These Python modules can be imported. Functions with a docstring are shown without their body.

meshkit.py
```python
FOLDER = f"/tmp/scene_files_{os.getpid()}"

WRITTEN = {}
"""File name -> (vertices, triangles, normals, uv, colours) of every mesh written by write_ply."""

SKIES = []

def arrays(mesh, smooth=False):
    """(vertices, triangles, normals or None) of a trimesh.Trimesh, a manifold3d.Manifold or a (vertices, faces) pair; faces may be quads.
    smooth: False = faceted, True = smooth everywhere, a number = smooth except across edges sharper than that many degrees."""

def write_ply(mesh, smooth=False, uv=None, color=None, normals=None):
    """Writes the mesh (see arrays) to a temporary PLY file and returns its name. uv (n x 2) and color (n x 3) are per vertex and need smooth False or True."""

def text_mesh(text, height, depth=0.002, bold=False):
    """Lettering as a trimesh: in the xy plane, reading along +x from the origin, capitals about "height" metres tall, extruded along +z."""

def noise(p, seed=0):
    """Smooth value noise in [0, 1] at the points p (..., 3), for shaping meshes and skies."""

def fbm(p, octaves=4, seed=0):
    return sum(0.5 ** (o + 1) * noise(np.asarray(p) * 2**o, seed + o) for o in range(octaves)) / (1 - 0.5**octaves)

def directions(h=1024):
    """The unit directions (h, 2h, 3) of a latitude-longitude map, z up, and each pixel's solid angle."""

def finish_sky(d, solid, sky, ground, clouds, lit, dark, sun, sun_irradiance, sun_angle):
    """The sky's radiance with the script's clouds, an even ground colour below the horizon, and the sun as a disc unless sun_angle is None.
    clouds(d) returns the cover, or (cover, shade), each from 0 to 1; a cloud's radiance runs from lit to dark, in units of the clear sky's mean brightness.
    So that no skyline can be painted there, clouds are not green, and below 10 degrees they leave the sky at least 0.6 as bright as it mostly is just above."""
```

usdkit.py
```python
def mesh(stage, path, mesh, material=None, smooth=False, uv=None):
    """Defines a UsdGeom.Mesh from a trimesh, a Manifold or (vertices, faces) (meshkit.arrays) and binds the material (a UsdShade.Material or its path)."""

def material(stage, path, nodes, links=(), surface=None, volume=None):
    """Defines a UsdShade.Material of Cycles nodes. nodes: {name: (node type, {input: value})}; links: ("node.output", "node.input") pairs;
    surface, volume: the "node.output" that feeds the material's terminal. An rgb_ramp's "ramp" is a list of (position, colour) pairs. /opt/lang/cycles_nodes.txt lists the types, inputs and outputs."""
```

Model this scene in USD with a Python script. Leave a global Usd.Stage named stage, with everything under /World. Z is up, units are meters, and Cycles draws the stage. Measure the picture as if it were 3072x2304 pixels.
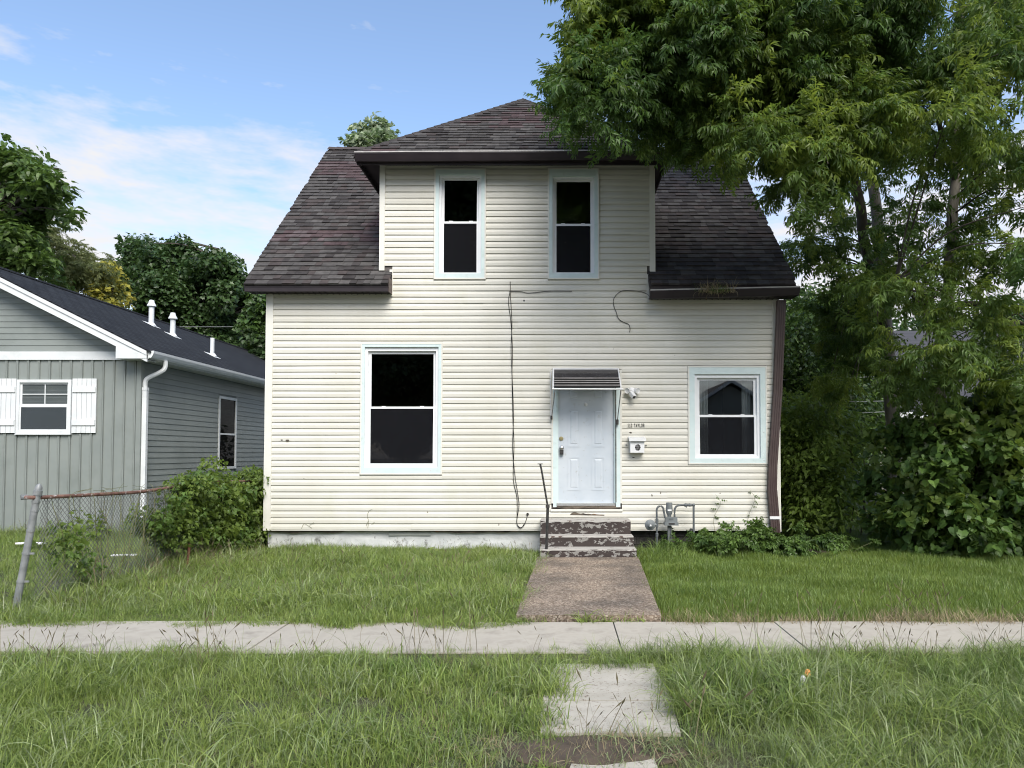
import math, random
import numpy as np, trimesh, usdkit, meshkit
from scipy.sparse import coo_matrix
from scipy.sparse.csgraph import connected_components
from pxr import Usd, UsdGeom, UsdLux, UsdShade, Gf, Sdf, Vt

stage = Usd.Stage.CreateInMemory()
UsdGeom.SetStageUpAxis(stage, 'Z'); UsdGeom.SetStageMetersPerUnit(stage, 1.0)
UsdGeom.Xform.Define(stage, '/World')
R = random.Random(7); NR = np.random.RandomState(7)
PI = math.pi

# ---------------------------------------------------------------- camera, sky, sun, exposure
cam = UsdGeom.Camera.Define(stage, '/World/camera')
cam.CreateHorizontalApertureAttr(36.0); cam.CreateVerticalApertureAttr(27.0)
cam.CreateFocalLengthAttr(26.04)
cam.CreateHorizontalApertureOffsetAttr(-1.611); cam.CreateVerticalApertureOffsetAttr(1.54)
cam.CreateClippingRangeAttr(Gf.Vec2f(0.05, 2000))
xf = UsdGeom.Xformable(cam); xf.AddTranslateOp().Set(Gf.Vec3d(0, 0, 1.6)); xf.AddRotateXOp().Set(92.0)
cam.CreateExposureAttr(EXPOSURE := 1.66)

SUN_EL, SUN_AZ = math.radians(46), math.atan2(0.32, -0.95)     # rotation = atan2(x, y)
SUN_I, SUN_ANGLE, SKY_S = 0.40, 38.0, 0.085
sun_dir = np.array([math.sin(SUN_AZ) * math.cos(SUN_EL), math.cos(SUN_AZ) * math.cos(SUN_EL), math.sin(SUN_EL)])
sun = UsdLux.DistantLight.Define(stage, '/World/sun')
sun.CreateIntensityAttr(SUN_I); sun.CreateAngleAttr(SUN_ANGLE); sun.CreateNormalizeAttr(True); sun.CreateColorAttr(Gf.Vec3f(1.0, 0.95, 0.86))
zx = np.cross([0, 0, 1], sun_dir); zx /= np.linalg.norm(zx); zy = np.cross(sun_dir, zx)
UsdGeom.Xformable(sun).AddTransformOp().Set(Gf.Matrix4d(*zx, 0, *zy, 0, *sun_dir, 0, 0, 0, 0, 1))

sky = UsdLux.DomeLight.Define(stage, '/World/sky')
sky.GetPrim().SetCustomDataByKey('kind', 'structure')
M_sky = usdkit.material(stage, '/World/Looks/sky', {
    'tc': ('texture_coordinate', {}),
    'sky': ('sky_texture', {'sky_type': 'single_scattering', 'sun_disc': False, 'sun_elevation': SUN_EL, 'sun_rotation': SUN_AZ, 'air_density': 1.0, 'aerosol_density': 1.0, 'ozone_density': 1.2}),
    'mp': ('mapping', {'mapping_type': 'point', 'scale': (1.0, 1.0, 3.2)}),
    'n1': ('noise_texture', {'scale': 3.4, 'detail': 9.0, 'roughness': 0.62, 'distortion': 0.4}),
    'n2': ('noise_texture', {'scale': 13.0, 'detail': 8.0, 'roughness': 0.6}),
    'sx': ('separate_xyz', {}),
    'el': ('map_range', {'from_min': 0.27, 'from_max': 0.50, 'to_min': 0.30, 'to_max': -0.30, 'clamp': True}),
    'ad': ('math', {'math_type': 'add'}),
    'n2s': ('math', {'math_type': 'multiply_add', 'value2': 0.90, 'value3': -0.45}),
    'ad2': ('math', {'math_type': 'add'}),
    'cov': ('map_range', {'from_min': 0.45, 'from_max': 0.88, 'to_min': 0.0, 'to_max': 0.92, 'clamp': True}),
    'cl': ('mix_color', {'b': ((CLOUD := 3.35) * 1.04, CLOUD * 1.01, CLOUD), 'use_clamp': False}),
    'bg': ('background_shader', {'strength': SKY_S})},
    [('tc.generated', 'mp.vector'), ('mp.vector', 'n1.vector'), ('mp.vector', 'n2.vector'), ('tc.generated', 'sx.vector'), ('sx.z', 'el.value'),
     ('n1.fac', 'ad.value1'), ('el.result', 'ad.value2'), ('n2.fac', 'n2s.value1'), ('ad.value', 'ad2.value1'), ('n2s.value', 'ad2.value2'), ('ad2.value', 'cov.value'),
     ('cov.result', 'cl.fac'), ('sky.color', 'cl.a'), ('cl.result', 'bg.color')], surface='bg.background')
UsdShade.MaterialBindingAPI.Apply(sky.GetPrim()).Bind(M_sky)

# ---------------------------------------------------------------- helpers
used = set()
def pathfor(parent, name):
    p, k = f'{parent}/{name}', 0
    while p in used:
        k += 1; p = f'{parent}/{name}_{k:03d}'
    used.add(p); return p

def data(prim, label=None, cat=None, group=None, kind=None):
    for k, v in (('label', label), ('category', cat), ('group', group), ('kind', kind)):
        if v: prim.SetCustomDataByKey(k, v)

class T:
    """An Xform at a thing's base; parts are given in world coordinates and stored relative to it."""
    def __init__(s, name, label=None, cat=None, loc=(0, 0, 0), group=None, kind=None, parent=None):
        s.path = pathfor(parent.path if parent else '/World', name); s.loc = np.array(parent.loc if parent else loc, float)
        x = UsdGeom.Xform.Define(stage, s.path); s.prim = x.GetPrim()
        if not parent: x.AddTranslateOp().Set(Gf.Vec3d(*map(float, loc)))
        data(s.prim, label, cat, group, kind)
def part(name, parent, label=None):
    return T(name, label, parent=parent)

class MB:
    def __init__(s): s.v, s.f, s.n = [], [], 0
    def add(s, v, f):
        v = np.asarray(v, float); f = np.asarray(f, int)
        if f.shape[1] == 4: f = np.vstack([f[:, [0, 1, 2]], f[:, [0, 2, 3]]])
        s.v.append(v); s.f.append(f + s.n); s.n += len(v); return s
    def tm(s, m): return s.add(m.vertices, m.faces)
    def box(s, x0, x1, y0, y1, z0, z1, mat=None):
        v = np.array([[x, y, z] for x in (x0, x1) for y in (y0, y1) for z in (z0, z1)], float)
        if mat is not None: v = v @ np.asarray(mat)[:3, :3].T + np.asarray(mat)[:3, 3]
        return s.add(v, [[0, 1, 3, 2], [4, 6, 7, 5], [0, 4, 5, 1], [2, 3, 7, 6], [0, 2, 6, 4], [1, 5, 7, 3]])
    def quad(s, a, b, c, d): return s.add([a, b, c, d], [[0, 1, 2, 3]])
    def slab(s, pts, off):
        """closed plate: planar polygon pts (convex, ordered) thickened by vector off"""
        p = np.asarray(pts, float); n = len(p); q = p + np.asarray(off, float)
        f = [[0, i, i + 1] for i in range(1, n - 1)] + [[n, n + i + 1, n + i] for i in range(1, n - 1)]
        for i in range(n):
            j = (i + 1) % n; f += [[i, n + i, n + j], [i, n + j, j]]
        return s.add(np.vstack([p, q]), f)
    def tube(s, pts, r, n=8, cap=True):
        p = np.asarray(pts, float); m = len(p); r = np.broadcast_to(r, (m,)).astype(float)
        t = np.gradient(p, axis=0) if m > 2 else np.array([p[1] - p[0]] * 2); t /= np.linalg.norm(t, axis=1, keepdims=True) + 1e-12
        ref = np.array([0, 0, 1.0]) if abs(t[:, 2]).mean() < 0.8 else np.array([1.0, 0, 0])
        a = np.cross(t, ref); a /= np.linalg.norm(a, axis=1, keepdims=True) + 1e-12; b = np.cross(t, a)
        ang = np.arange(n) * 2 * PI / n
        v = p[:, None] + r[:, None, None] * (np.cos(ang)[None, :, None] * a[:, None] + np.sin(ang)[None, :, None] * b[:, None])
        f = []
        for i in range(m - 1):
            for j in range(n):
                k = (j + 1) % n; f.append([i * n + j, (i + 1) * n + j, (i + 1) * n + k, i * n + k])
        v = v.reshape(-1, 3); s.add(v, f)
        if cap: s.add(np.vstack([v[:n], p[:1]]), [[j, (j + 1) % n, n] for j in range(n)]); s.add(np.vstack([v[-n:], p[-1:]]), [[(j + 1) % n, j, n] for j in range(n)])
        return s
    def lathe(s, o, axis, prof, n=16):
        """prof: (distance along axis, radius)"""
        o = np.asarray(o, float); axis = np.asarray(axis, float) / np.linalg.norm(axis)
        return s.tube_prof(o, axis, prof, n)
    def tube_prof(s, o, ax, prof, n):
        ref = np.array([0, 0, 1.0]) if abs(ax[2]) < .8 else np.array([1.0, 0, 0]); a = np.cross(ax, ref); a /= np.linalg.norm(a); b = np.cross(ax, a)
        ang = np.arange(n) * 2 * PI / n; ring = np.cos(ang)[:, None] * a + np.sin(ang)[:, None] * b
        v = np.vstack([o + ax * d + ring * max(r, 1e-4) for d, r in prof]); f = []
        for i in range(len(prof) - 1):
            for j in range(n): k = (j + 1) % n; f.append([i * n + j, (i + 1) * n + j, (i + 1) * n + k, i * n + k])
        return s.add(v, f)
    def frame(s, x0, x1, z0, z1, w, y0, y1, wt=None, wb=None):
        """a rectangular frame in an x-z wall plane, butted pieces; y0 (front) to y1"""
        wt = w if wt is None else wt; wb = w if wb is None else wb
        s.box(x0, x0 + w, y0, y1, z0, z1); s.box(x1 - w, x1, y0, y1, z0, z1)
        s.box(x0 + w, x1 - w, y0 + .001, y1, z1 - wt, z1); s.box(x0 + w, x1 - w, y0 + .001, y1, z0, z0 + wb); return s
    def mesh(s):
        return trimesh.Trimesh(np.vstack(s.v), np.vstack(s.f), process=False)
    def build(s, name, mat, parent=None, smooth=False, label=None):
        p = pathfor(parent.path if parent is not None else '/World', name)
        v = np.vstack(s.v) - (parent.loc if parent is not None else 0)
        m = usdkit.mesh(stage, p, trimesh.Trimesh(v, np.vstack(s.f), process=False), mat, smooth=smooth)
        m.CreateDoubleSidedAttr(True)
        if label: data(m.GetPrim(), label)
        return m.GetPrim()

def top(mb, name, mat, label, cat, group=None, kind=None, smooth=False):
    p = mb.build(name, mat, None, smooth); data(p, label, cat, group, kind); return p

def bez(pts, n=8):
    """Catmull-Rom through pts"""
    p = np.asarray(pts, float); p = np.vstack([2 * p[0] - p[1], p, 2 * p[-1] - p[-2]]); out = []
    for i in range(1, len(p) - 2):
        for t in np.linspace(0, 1, n, endpoint=False):
            out.append(.5 * (2 * p[i] + (p[i + 1] - p[i - 1]) * t + (2 * p[i - 1] - 5 * p[i] + 4 * p[i + 1] - p[i + 2]) * t * t + (-p[i - 1] + 3 * p[i] - 3 * p[i + 1] + p[i + 2]) * t ** 3))
    return np.array(out + [p[-2]])

def islands(m):
    """one random number per leaf or blade (connected piece), per vertex"""
    f = np.asarray(m[1]); n = len(m[0]); e = np.vstack([f[:, :2], f[:, 1:]])
    _, lab = connected_components(coo_matrix((np.ones(len(e)), (e[:, 0], e[:, 1])), (n, n)), False)
    return np.random.RandomState(n).uniform(size=lab.max() + 1)[lab].astype(np.float32)
def instancer(name, parent, protos, pos, quat, scale, idx, kind='stuff'):
    """protos: list of (mesh, material)"""
    p = pathfor(parent.path if parent is not None else '/World', name); loc = parent.loc if parent is not None else np.zeros(3)
    pi = UsdGeom.PointInstancer.Define(stage, p); paths = []
    for k, (m, mt) in enumerate(protos):
        q = f'{p}/prototypes/leaves_{k:03d}'; me = usdkit.mesh(stage, q, m, mt); me.CreateDoubleSidedAttr(True); UsdGeom.PrimvarsAPI(me).CreatePrimvar('rnd', Sdf.ValueTypeNames.FloatArray, 'vertex').Set(Vt.FloatArray.FromNumpy(islands(m))); paths.append(Sdf.Path(q))
    pi.CreatePrototypesRel().SetTargets(paths)
    pi.CreateProtoIndicesAttr(Vt.IntArray.FromNumpy(np.asarray(idx, np.int32)))
    pi.CreatePositionsAttr(Vt.Vec3fArray.FromNumpy((np.asarray(pos) - loc).astype(np.float32)))
    sc = np.asarray(scale, np.float32); sc = np.repeat(sc[:, None], 3, 1) if sc.ndim == 1 else sc
    pi.CreateScalesAttr(Vt.Vec3fArray.FromNumpy(sc))
    q = np.asarray(quat, float)
    pi.CreateOrientationsAttr(Vt.QuathArray([Gf.Quath(a, b, c, d) for a, b, c, d in q.tolist()]))
    if kind: data(pi.GetPrim(), kind=kind)
    return pi.GetPrim()

def qmul(a, b):
    w1, x1, y1, z1 = np.moveaxis(np.asarray(a, float), -1, 0); w2, x2, y2, z2 = np.moveaxis(np.asarray(b, float), -1, 0)
    return np.stack([w1 * w2 - x1 * x2 - y1 * y2 - z1 * z2, w1 * x2 + x1 * w2 + y1 * z2 - z1 * y2, w1 * y2 - x1 * z2 + y1 * w2 + z1 * x2, w1 * z2 + x1 * y2 - y1 * x2 + z1 * w2], -1)
def qaxis(axis, ang):
    ang = np.asarray(ang, float)[..., None] / 2; axis = np.broadcast_to(np.asarray(axis, float), ang.shape[:-1] + (3,))
    return np.concatenate([np.cos(ang), axis * np.sin(ang)], -1)
def qrand(n, rs, tilt=0.3):
    """random yaw, then a small tilt about a random horizontal axis"""
    yaw = qaxis((0, 0, 1), rs.uniform(0, 2 * PI, n)); a = rs.uniform(0, 2 * PI, n)
    return qmul(qaxis(np.stack([np.cos(a), np.sin(a), 0 * a], -1), rs.normal(0, tilt, n)), yaw)

# ---------------------------------------------------------------- materials
def L(n): return '/World/Looks/' + n
def surf(name, c1, c2=None, scale=6.0, rough=0.6, bump=0.0, bscale=None, detail=5, spec=0.5, lo=.35, hi=.65, metal=0.0, c3=None, s3=30, lo3=.55, hi3=.7, rand=0.0, stretch=(1, 1, 1), bdist=.01):
    """noise between c1 and c2 (world position), optional spots of c3, bump, per-object value variation"""
    nd = {'g': ('geometry', {}), 'm': ('mapping', {'scale': stretch}), 'p': ('principled_bsdf', {'roughness': rough, 'specular_ior_level': spec, 'metallic': metal})}
    ln = [('g.position', 'm.vector')]
    c2 = c1 if c2 is None else c2
    nd['n'] = ('noise_texture', {'scale': scale, 'detail': detail, 'roughness': .6}); nd['r'] = ('rgb_ramp', {'ramp': [(lo, c1), (hi, c2)]})
    ln += [('m.vector', 'n.vector'), ('n.fac', 'r.fac')]; out = 'r.color'
    if c3 is not None:
        nd['n3'] = ('noise_texture', {'scale': s3, 'detail': 4, 'roughness': .65}); nd['r3'] = ('map_range', {'from_min': lo3, 'from_max': hi3, 'clamp': True}); nd['x3'] = ('mix_color', {'b': c3})
        ln += [('m.vector', 'n3.vector'), ('n3.fac', 'r3.value'), ('r3.result', 'x3.fac'), (out, 'x3.a')]; out = 'x3.result'
    if rand:
        nd['oi'] = ('object_info', {}); nd['mr'] = ('map_range', {'to_min': 1 - rand, 'to_max': 1 + rand}); nd['h'] = ('hsv', {})
        ln += [('oi.random', 'mr.value'), ('mr.result', 'h.value'), (out, 'h.color')]; out = 'h.color'
    ln.append((out, 'p.base_color'))
    if bump:
        nd['nb'] = ('noise_texture', {'scale': bscale or scale * 4, 'detail': 4}); nd['b'] = ('bump', {'strength': bump, 'distance': bdist})
        ln += [('m.vector', 'nb.vector'), ('nb.fac', 'b.height'), ('b.normal', 'p.normal')]
    return usdkit.material(stage, L(name), nd, ln, surface='p.BSDF')

def leafmat(name, c1, c2, trans=0.35, tcol=None, rough=0.45, scale=1.2, spec=.35, var=.38):
    """leaf: colour varies by place and by instance, mixed with translucency"""
    tcol = tcol or tuple(min(1, x * 1.6) for x in c2)
    nd = {'g': ('geometry', {}), 'n': ('noise_texture', {'scale': scale, 'detail': 3}), 'oi': ('object_info', {}),
          'a': ('math', {'math_type': 'multiply_add', 'value2': .5}), 'r': ('rgb_ramp', {'ramp': [(.3, c1), (.85, c2)]}),
          'mr': ('map_range', {'to_min': 1 - var, 'to_max': 1 + var}), 'at': ('attribute', {'attribute': 'rnd'}), 'h': ('hsv', {}),
          'p': ('principled_bsdf', {'roughness': rough, 'specular_ior_level': spec}), 't': ('translucent_bsdf', {'color': tcol}), 'x': ('mix_closure', {'fac': trans})}
    ln = [('g.position', 'n.vector'), ('oi.random', 'a.value1'), ('n.fac', 'a.value3'), ('a.value', 'r.fac'), ('at.fac', 'mr.value'), ('mr.result', 'h.value'), ('r.color', 'h.color'), ('h.color', 'p.base_color'), ('p.BSDF', 'x.closure1'), ('t.BSDF', 'x.closure2')]
    return usdkit.material(stage, L(name), nd, ln, surface='x.closure')

M_vinyl = surf('cream_vinyl', (.565, .548, .480), (.60, .588, .53), 1.7, .5, c3=(.54, .53, .45), s3=2.6, lo3=.56, hi3=.8, rand=.025, stretch=(1, 1, .5))
M_trim = surf('cream_trim', (.64, .63, .57), (.68, .67, .62), 3, .5)
M_white = surf('mint_white_paint', (.53, .635, .63), (.59, .685, .685), 5, .55, c3=(.45, .53, .50), s3=9, lo3=.6, hi3=.85, bump=.1, bscale=60)
M_sash = surf('white_sash', (.70, .72, .74), (.74, .75, .76), 5, .35)
M_door = surf('white_door', (.46, .51, .56), (.53, .57, .61), 2.5, .45, c3=(.36, .37, .36), s3=14, lo3=.62, hi3=.80)
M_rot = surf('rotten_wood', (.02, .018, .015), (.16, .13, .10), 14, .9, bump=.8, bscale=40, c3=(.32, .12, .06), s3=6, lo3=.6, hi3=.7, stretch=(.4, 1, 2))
M_brownmetal = surf('brown_metal', (.020, .015, .018), (.028, .021, .024), 3, .45, spec=.35)
M_brownspout = surf('brown_downspout', (.045, .026, .024), (.062, .040, .037), 4, .5, bump=.15, bscale=10)
M_lip = surf('gutter_lip', (.32, .30, .29), (.45, .43, .42), 8, .4)  # on gutters this pale tone stands for sky reflected in the lip
M_dark = surf('dark_void', (.01, .01, .01), (.014, .013, .012), 4, .9)
M_inside = surf('room_wall', (.10, .09, .085), (.12, .11, .10), 2, .9)
M_awning = surf('awning_panel', (.014, .013, .015), (.028, .026, .03), 10, .30, bump=.25, bscale=26, c3=(.16, .17, .18), s3=34, lo3=.62, hi3=.74, spec=.3)
M_alu = surf('white_aluminium', (.58, .59, .59), (.66, .66, .66), 8, .38)
M_grey_metal = surf('grey_galvanised', (.17, .18, .18), (.27, .28, .28), 9, .5, metal=.2, c3=(.22, .15, .11), s3=5, lo3=.62, hi3=.75)
M_wire = surf('fence_wire', (.055, .06, .06), (.11, .11, .105), 9, .6)
M_rust = surf('rusty_pipe', (.10, .045, .035), (.22, .12, .09), 14, .75, bump=.3, bscale=60, c3=(.45, .42, .40), s3=11, lo3=.58, hi3=.66)
M_meter = surf('meter_grey', (.12, .135, .14), (.17, .185, .19), 8, .5)
M_meter_dark = surf('pipe_grey', (.065, .075, .08), (.11, .12, .125), 14, .6, bump=.2)
M_black = surf('black_iron', (.018, .018, .018), (.035, .032, .03), 14, .55, bump=.3)
M_cable = surf('black_cable', (.012, .012, .012), (.02, .02, .02), 8, .6)
M_white_plastic = surf('white_plastic', (.66, .67, .68), (.72, .72, .72), 4, .4, c3=(.5, .45, .40), s3=30, lo3=.68, hi3=.75)
M_brass = surf('brass', (.50, .40, .18), (.42, .36, .2), 6, .35, metal=.8)
M_steel = surf('steel', (.55, .55, .54), (.45, .45, .45), 6, .3, metal=.9)
M_steps = surf('peeling_steps', (.030, .021, .019), (.040, .029, .026), 4, .8, c3=(.22, .21, .195), s3=9, lo3=.545, hi3=.565, bump=.5, bscale=14, stretch=(1, 1, 1.5))
M_tread = surf('worn_tread', (.33, .315, .29), (.39, .37, .345), 8, .85, c3=(.10, .07, .06), s3=7, lo3=.60, hi3=.63, bump=.3, bscale=60)
M_found = surf('white_foundation', (.46, .475, .47), (.58, .59, .58), 4, .9, c3=(.15, .15, .14), s3=6, lo3=.58, hi3=.72, bump=.8, bscale=16)
M_found_dark = surf('dark_foundation', (.03, .03, .028), (.07, .065, .06), 5, .9, bump=.6, bscale=20)
M_block = surf('grey_block', (.26, .28, .26), (.32, .33, .31), 9, .9)
SH = {}
for nm, c in dict(charcoal=(.040, .036, .035), grey=(.062, .058, .056), brown=(.056, .047, .045), plum=(.066, .047, .048), plum_light=(.088, .070, .071), pale=(.080, .075, .072)).items():
    SH[nm] = surf('shingle_' + nm, tuple(x * .8 for x in c), tuple(x * 1.2 for x in c), 9, .92, bump=.6, bscale=220, spec=.2, rand=.14, bdist=.004)
M_deck = surf('roof_underlay', (.035, .03, .03), (.05, .04, .04), 6, .95)
M_nroof = usdkit.material(stage, L('neighbour_shingles'), {
    'g': ('geometry', {}), 'm': ('mapping', {'scale': (1, 1, 1)}), 'sx': ('separate_xyz', {}), 'cx': ('combine_xyz', {}), 'mz': ('math', {'math_type': 'multiply', 'value2': 2.236}),
    'b': ('brick_texture', {'color1': (.016, .018, .022), 'color2': (.027, .030, .035), 'mortar': (.004, .0045, .006), 'scale': 1.0, 'mortar_size': .020, 'brick_width': .32, 'row_height': .143, 'mortar_smooth': .3}),
    'n': ('noise_texture', {'scale': 120, 'detail': 3}), 'bm': ('bump', {'strength': .4, 'distance': .006}), 'p': ('principled_bsdf', {'roughness': .95, 'specular_ior_level': .2})},
    [('g.position', 'sx.vector'), ('sx.y', 'cx.x'), ('sx.z', 'mz.value1'), ('mz.value', 'cx.y'), ('cx.vector', 'b.vector'), ('b.color', 'p.base_color'), ('g.position', 'n.vector'), ('n.fac', 'bm.height'), ('bm.normal', 'p.normal')], surface='p.BSDF')
M_sage = surf('sage_siding', (.205, .228, .215), (.23, .252, .236), 1.5, .5, rand=.04, c3=(.17, .19, .175), s3=1.3, lo3=.5, hi3=.8)
M_sage_dark = surf('sage_backing', (.15, .17, .16), (.17, .19, .18), 2, .6)
M_nwhite = surf('white_trim_boards', (.61, .635, .64), (.67, .69, .69), 3, .5, c3=(.46, .48, .47), s3=2.2, lo3=.55, hi3=.85)
M_blind = surf('blind_slats', (.34, .40, .40), (.40, .45, .45), 3, .5)
M_conc = surf('sidewalk_concrete', (.345, .315, .265), (.44, .405, .34), 3.2, .9, bump=.6, bscale=120, c3=(.20, .18, .15), s3=3.2, lo3=.50, hi3=.80, rand=.05, bdist=.005)
M_conc2 = surf('old_slab_concrete', (.36, .335, .28), (.44, .41, .35), 5, .9, bump=.5, bscale=130, c3=(.15, .11, .085), s3=45, lo3=.58, hi3=.68, bdist=.005)
M_agg = usdkit.material(stage, L('exposed_aggregate'), {
    'g': ('geometry', {}), 'v': ('voronoi_texture', {'scale': 62.0, 'randomness': 1.0}), 'r': ('rgb_ramp', {'ramp': [(0, (.105, .082, .060)), (.35, (.205, .162, .125)), (.7, (.285, .228, .178)), (1, (.45, .40, .33))]}),
    'sc': ('separate_color', {}), 'n': ('noise_texture', {'scale': 1.6, 'detail': 5}), 'rn': ('rgb_ramp', {'ramp': [(.35, (.50, .49, .49)), (.62, (.98, .93, .88))]}), 'mx': ('mix_color', {'blend_type': 'multiply', 'fac': 1.0, 'use_clamp': False}),
    'b': ('bump', {'strength': .6, 'distance': .006, 'invert': True}), 'p': ('principled_bsdf', {'roughness': .85})},
    [('g.position', 'v.vector'), ('v.color', 'sc.color'), ('sc.r', 'r.fac'), ('g.position', 'n.vector'), ('n.fac', 'rn.fac'), ('r.color', 'mx.a'), ('rn.color', 'mx.b'), ('mx.result', 'p.base_color'), ('v.distance', 'b.height'), ('b.normal', 'p.normal')], surface='p.BSDF')
M_soil = surf('soil', (.055, .042, .03), (.10, .075, .052), 7, .95, bump=.7, bscale=40)
M_ground = surf('lawn_soil', (.035, .042, .018), (.065, .062, .03), 2.2, .95, bump=.8, bscale=30, c3=(.09, .068, .045), s3=3.0, lo3=.62, hi3=.72)
M_asphalt = surf('asphalt', (.045, .045, .046), (.06, .06, .06), 6, .9, bump=.4, bscale=120)
M_bark = surf('grey_bark', (.13, .115, .095), (.23, .21, .18), 7, .9, bump=.8, bscale=26, stretch=(1, 1, .35))
M_barkd = surf('dark_bark', (.045, .038, .03), (.09, .078, .062), 8, .9, bump=.8, bscale=26, stretch=(1, 1, .35))
M_stem = surf('green_stem', (.10, .12, .05), (.16, .15, .07), 8, .7)

def glass(name, tint=1.0, rough=0.0, ior=1.55):
    return usdkit.material(stage, L(name), {'t': ('transparent_bsdf', {'color': (tint, tint, tint)}), 'g': ('glossy_bsdf', {'color': (.9, .92, .95), 'roughness': rough}), 'f': ('fresnel', {'IOR': ior}), 'ge': ('geometry', {}), 'fr': ('math', {'math_type': 'subtract', 'value1': 1.0}), 'fm': ('math', {'math_type': 'multiply'}), 'x': ('mix_closure', {})},
        [('ge.backfacing', 'fr.value2'), ('fr.value', 'fm.value1'), ('f.fac', 'fm.value2'), ('fm.value', 'x.fac'), ('t.BSDF', 'x.closure1'), ('g.BSDF', 'x.closure2')], surface='x.closure')
M_glass = glass('window_glass', .80, ior=2.0); M_glass_dull = glass('dull_glass', .7, ior=1.10)  # dull panes: low index cuts their mirror image down
M_screen_light = usdkit.material(stage, L('pale_screen'), {'t': ('transparent_bsdf', {'color': (1, 1, 1)}), 'd': ('diffuse_bsdf', {'color': (.06, .07, .075)}), 'x': ('mix_closure', {'fac': .5})}, [('t.BSDF', 'x.closure1'), ('d.BSDF', 'x.closure2')], surface='x.closure')
M_screen = usdkit.material(stage, L('insect_screen'), {'t': ('transparent_bsdf', {'color': (1, 1, 1)}), 'd': ('diffuse_bsdf', {'color': (.011, .011, .012)}), 'x': ('mix_closure', {'fac': .4})}, [('t.BSDF', 'x.closure1'), ('d.BSDF', 'x.closure2')], surface='x.closure')

# ---------------------------------------------------------------- ground, road, paths
def gz(x, y):
    x = np.asarray(x, float); y = np.asarray(y, float)
    n = meshkit.fbm(np.stack([x * .55, y * .55, 0 * x], -1), 3, 3) - .5
    z = n * .10
    path = np.exp(-np.clip(np.abs(y - 6.5) - .65, 0, 9) / .35)             # level beside the sidewalk
    z = z * (1 - path) - .012 * path
    z = z + .05 * np.clip((y - 8.5) / 3.0, 0, 1) * np.clip((-.2 - x) / .8, 0, 1)   # rises a little to the left of the steps
    hp = np.exp(-((np.clip(np.abs(x - .42) - .55, 0, 9)) / .3) ** 2) * (y < 11.3) * (y > 3.9)
    z = z * (1 - hp) - .012 * hp
    z = np.where(y < 3.35, -.15, z)
    return z
def axis(lo, hi, fl, fh, st):
    far = [lo] + [x for x in (-120, -70, -40, -25) if lo < x < fl - 1]
    near = list(np.arange(fl, fh + 1e-6, st)); return np.array(far + near + [x for x in (fh + 4, fh + 12, fh + 35, fh + 80) if x < hi] + [hi])
gx = axis(-220, 220, -16, 14, .25); gy = np.array([-220, -120, -60, -30, -14, -8, -5, -2, 0, 2, 3.3, 3.36] + list(np.arange(3.6, 22, .25)) + [24, 28, 34, 45, 70, 120, 220])
GX, GY = np.meshgrid(gx, gy, indexing='ij'); GZ = gz(GX, GY)
ii, jj = np.meshgrid(np.arange(len(gx) - 1), np.arange(len(gy) - 1), indexing='ij'); nj = len(gy)
gf = np.stack([ii * nj + jj, (ii + 1) * nj + jj, (ii + 1) * nj + jj + 1, ii * nj + jj + 1], -1).reshape(-1, 4)
mb = MB().add(np.stack([GX, GY, GZ], -1).reshape(-1, 3), gf)
top(mb, 'ground', M_ground, 'flat lawn soil under the grass around the houses', None, kind='structure', smooth=True)
mb = MB().box(-220, 220, -6.5, 3.0, -.16, -.10)
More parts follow.
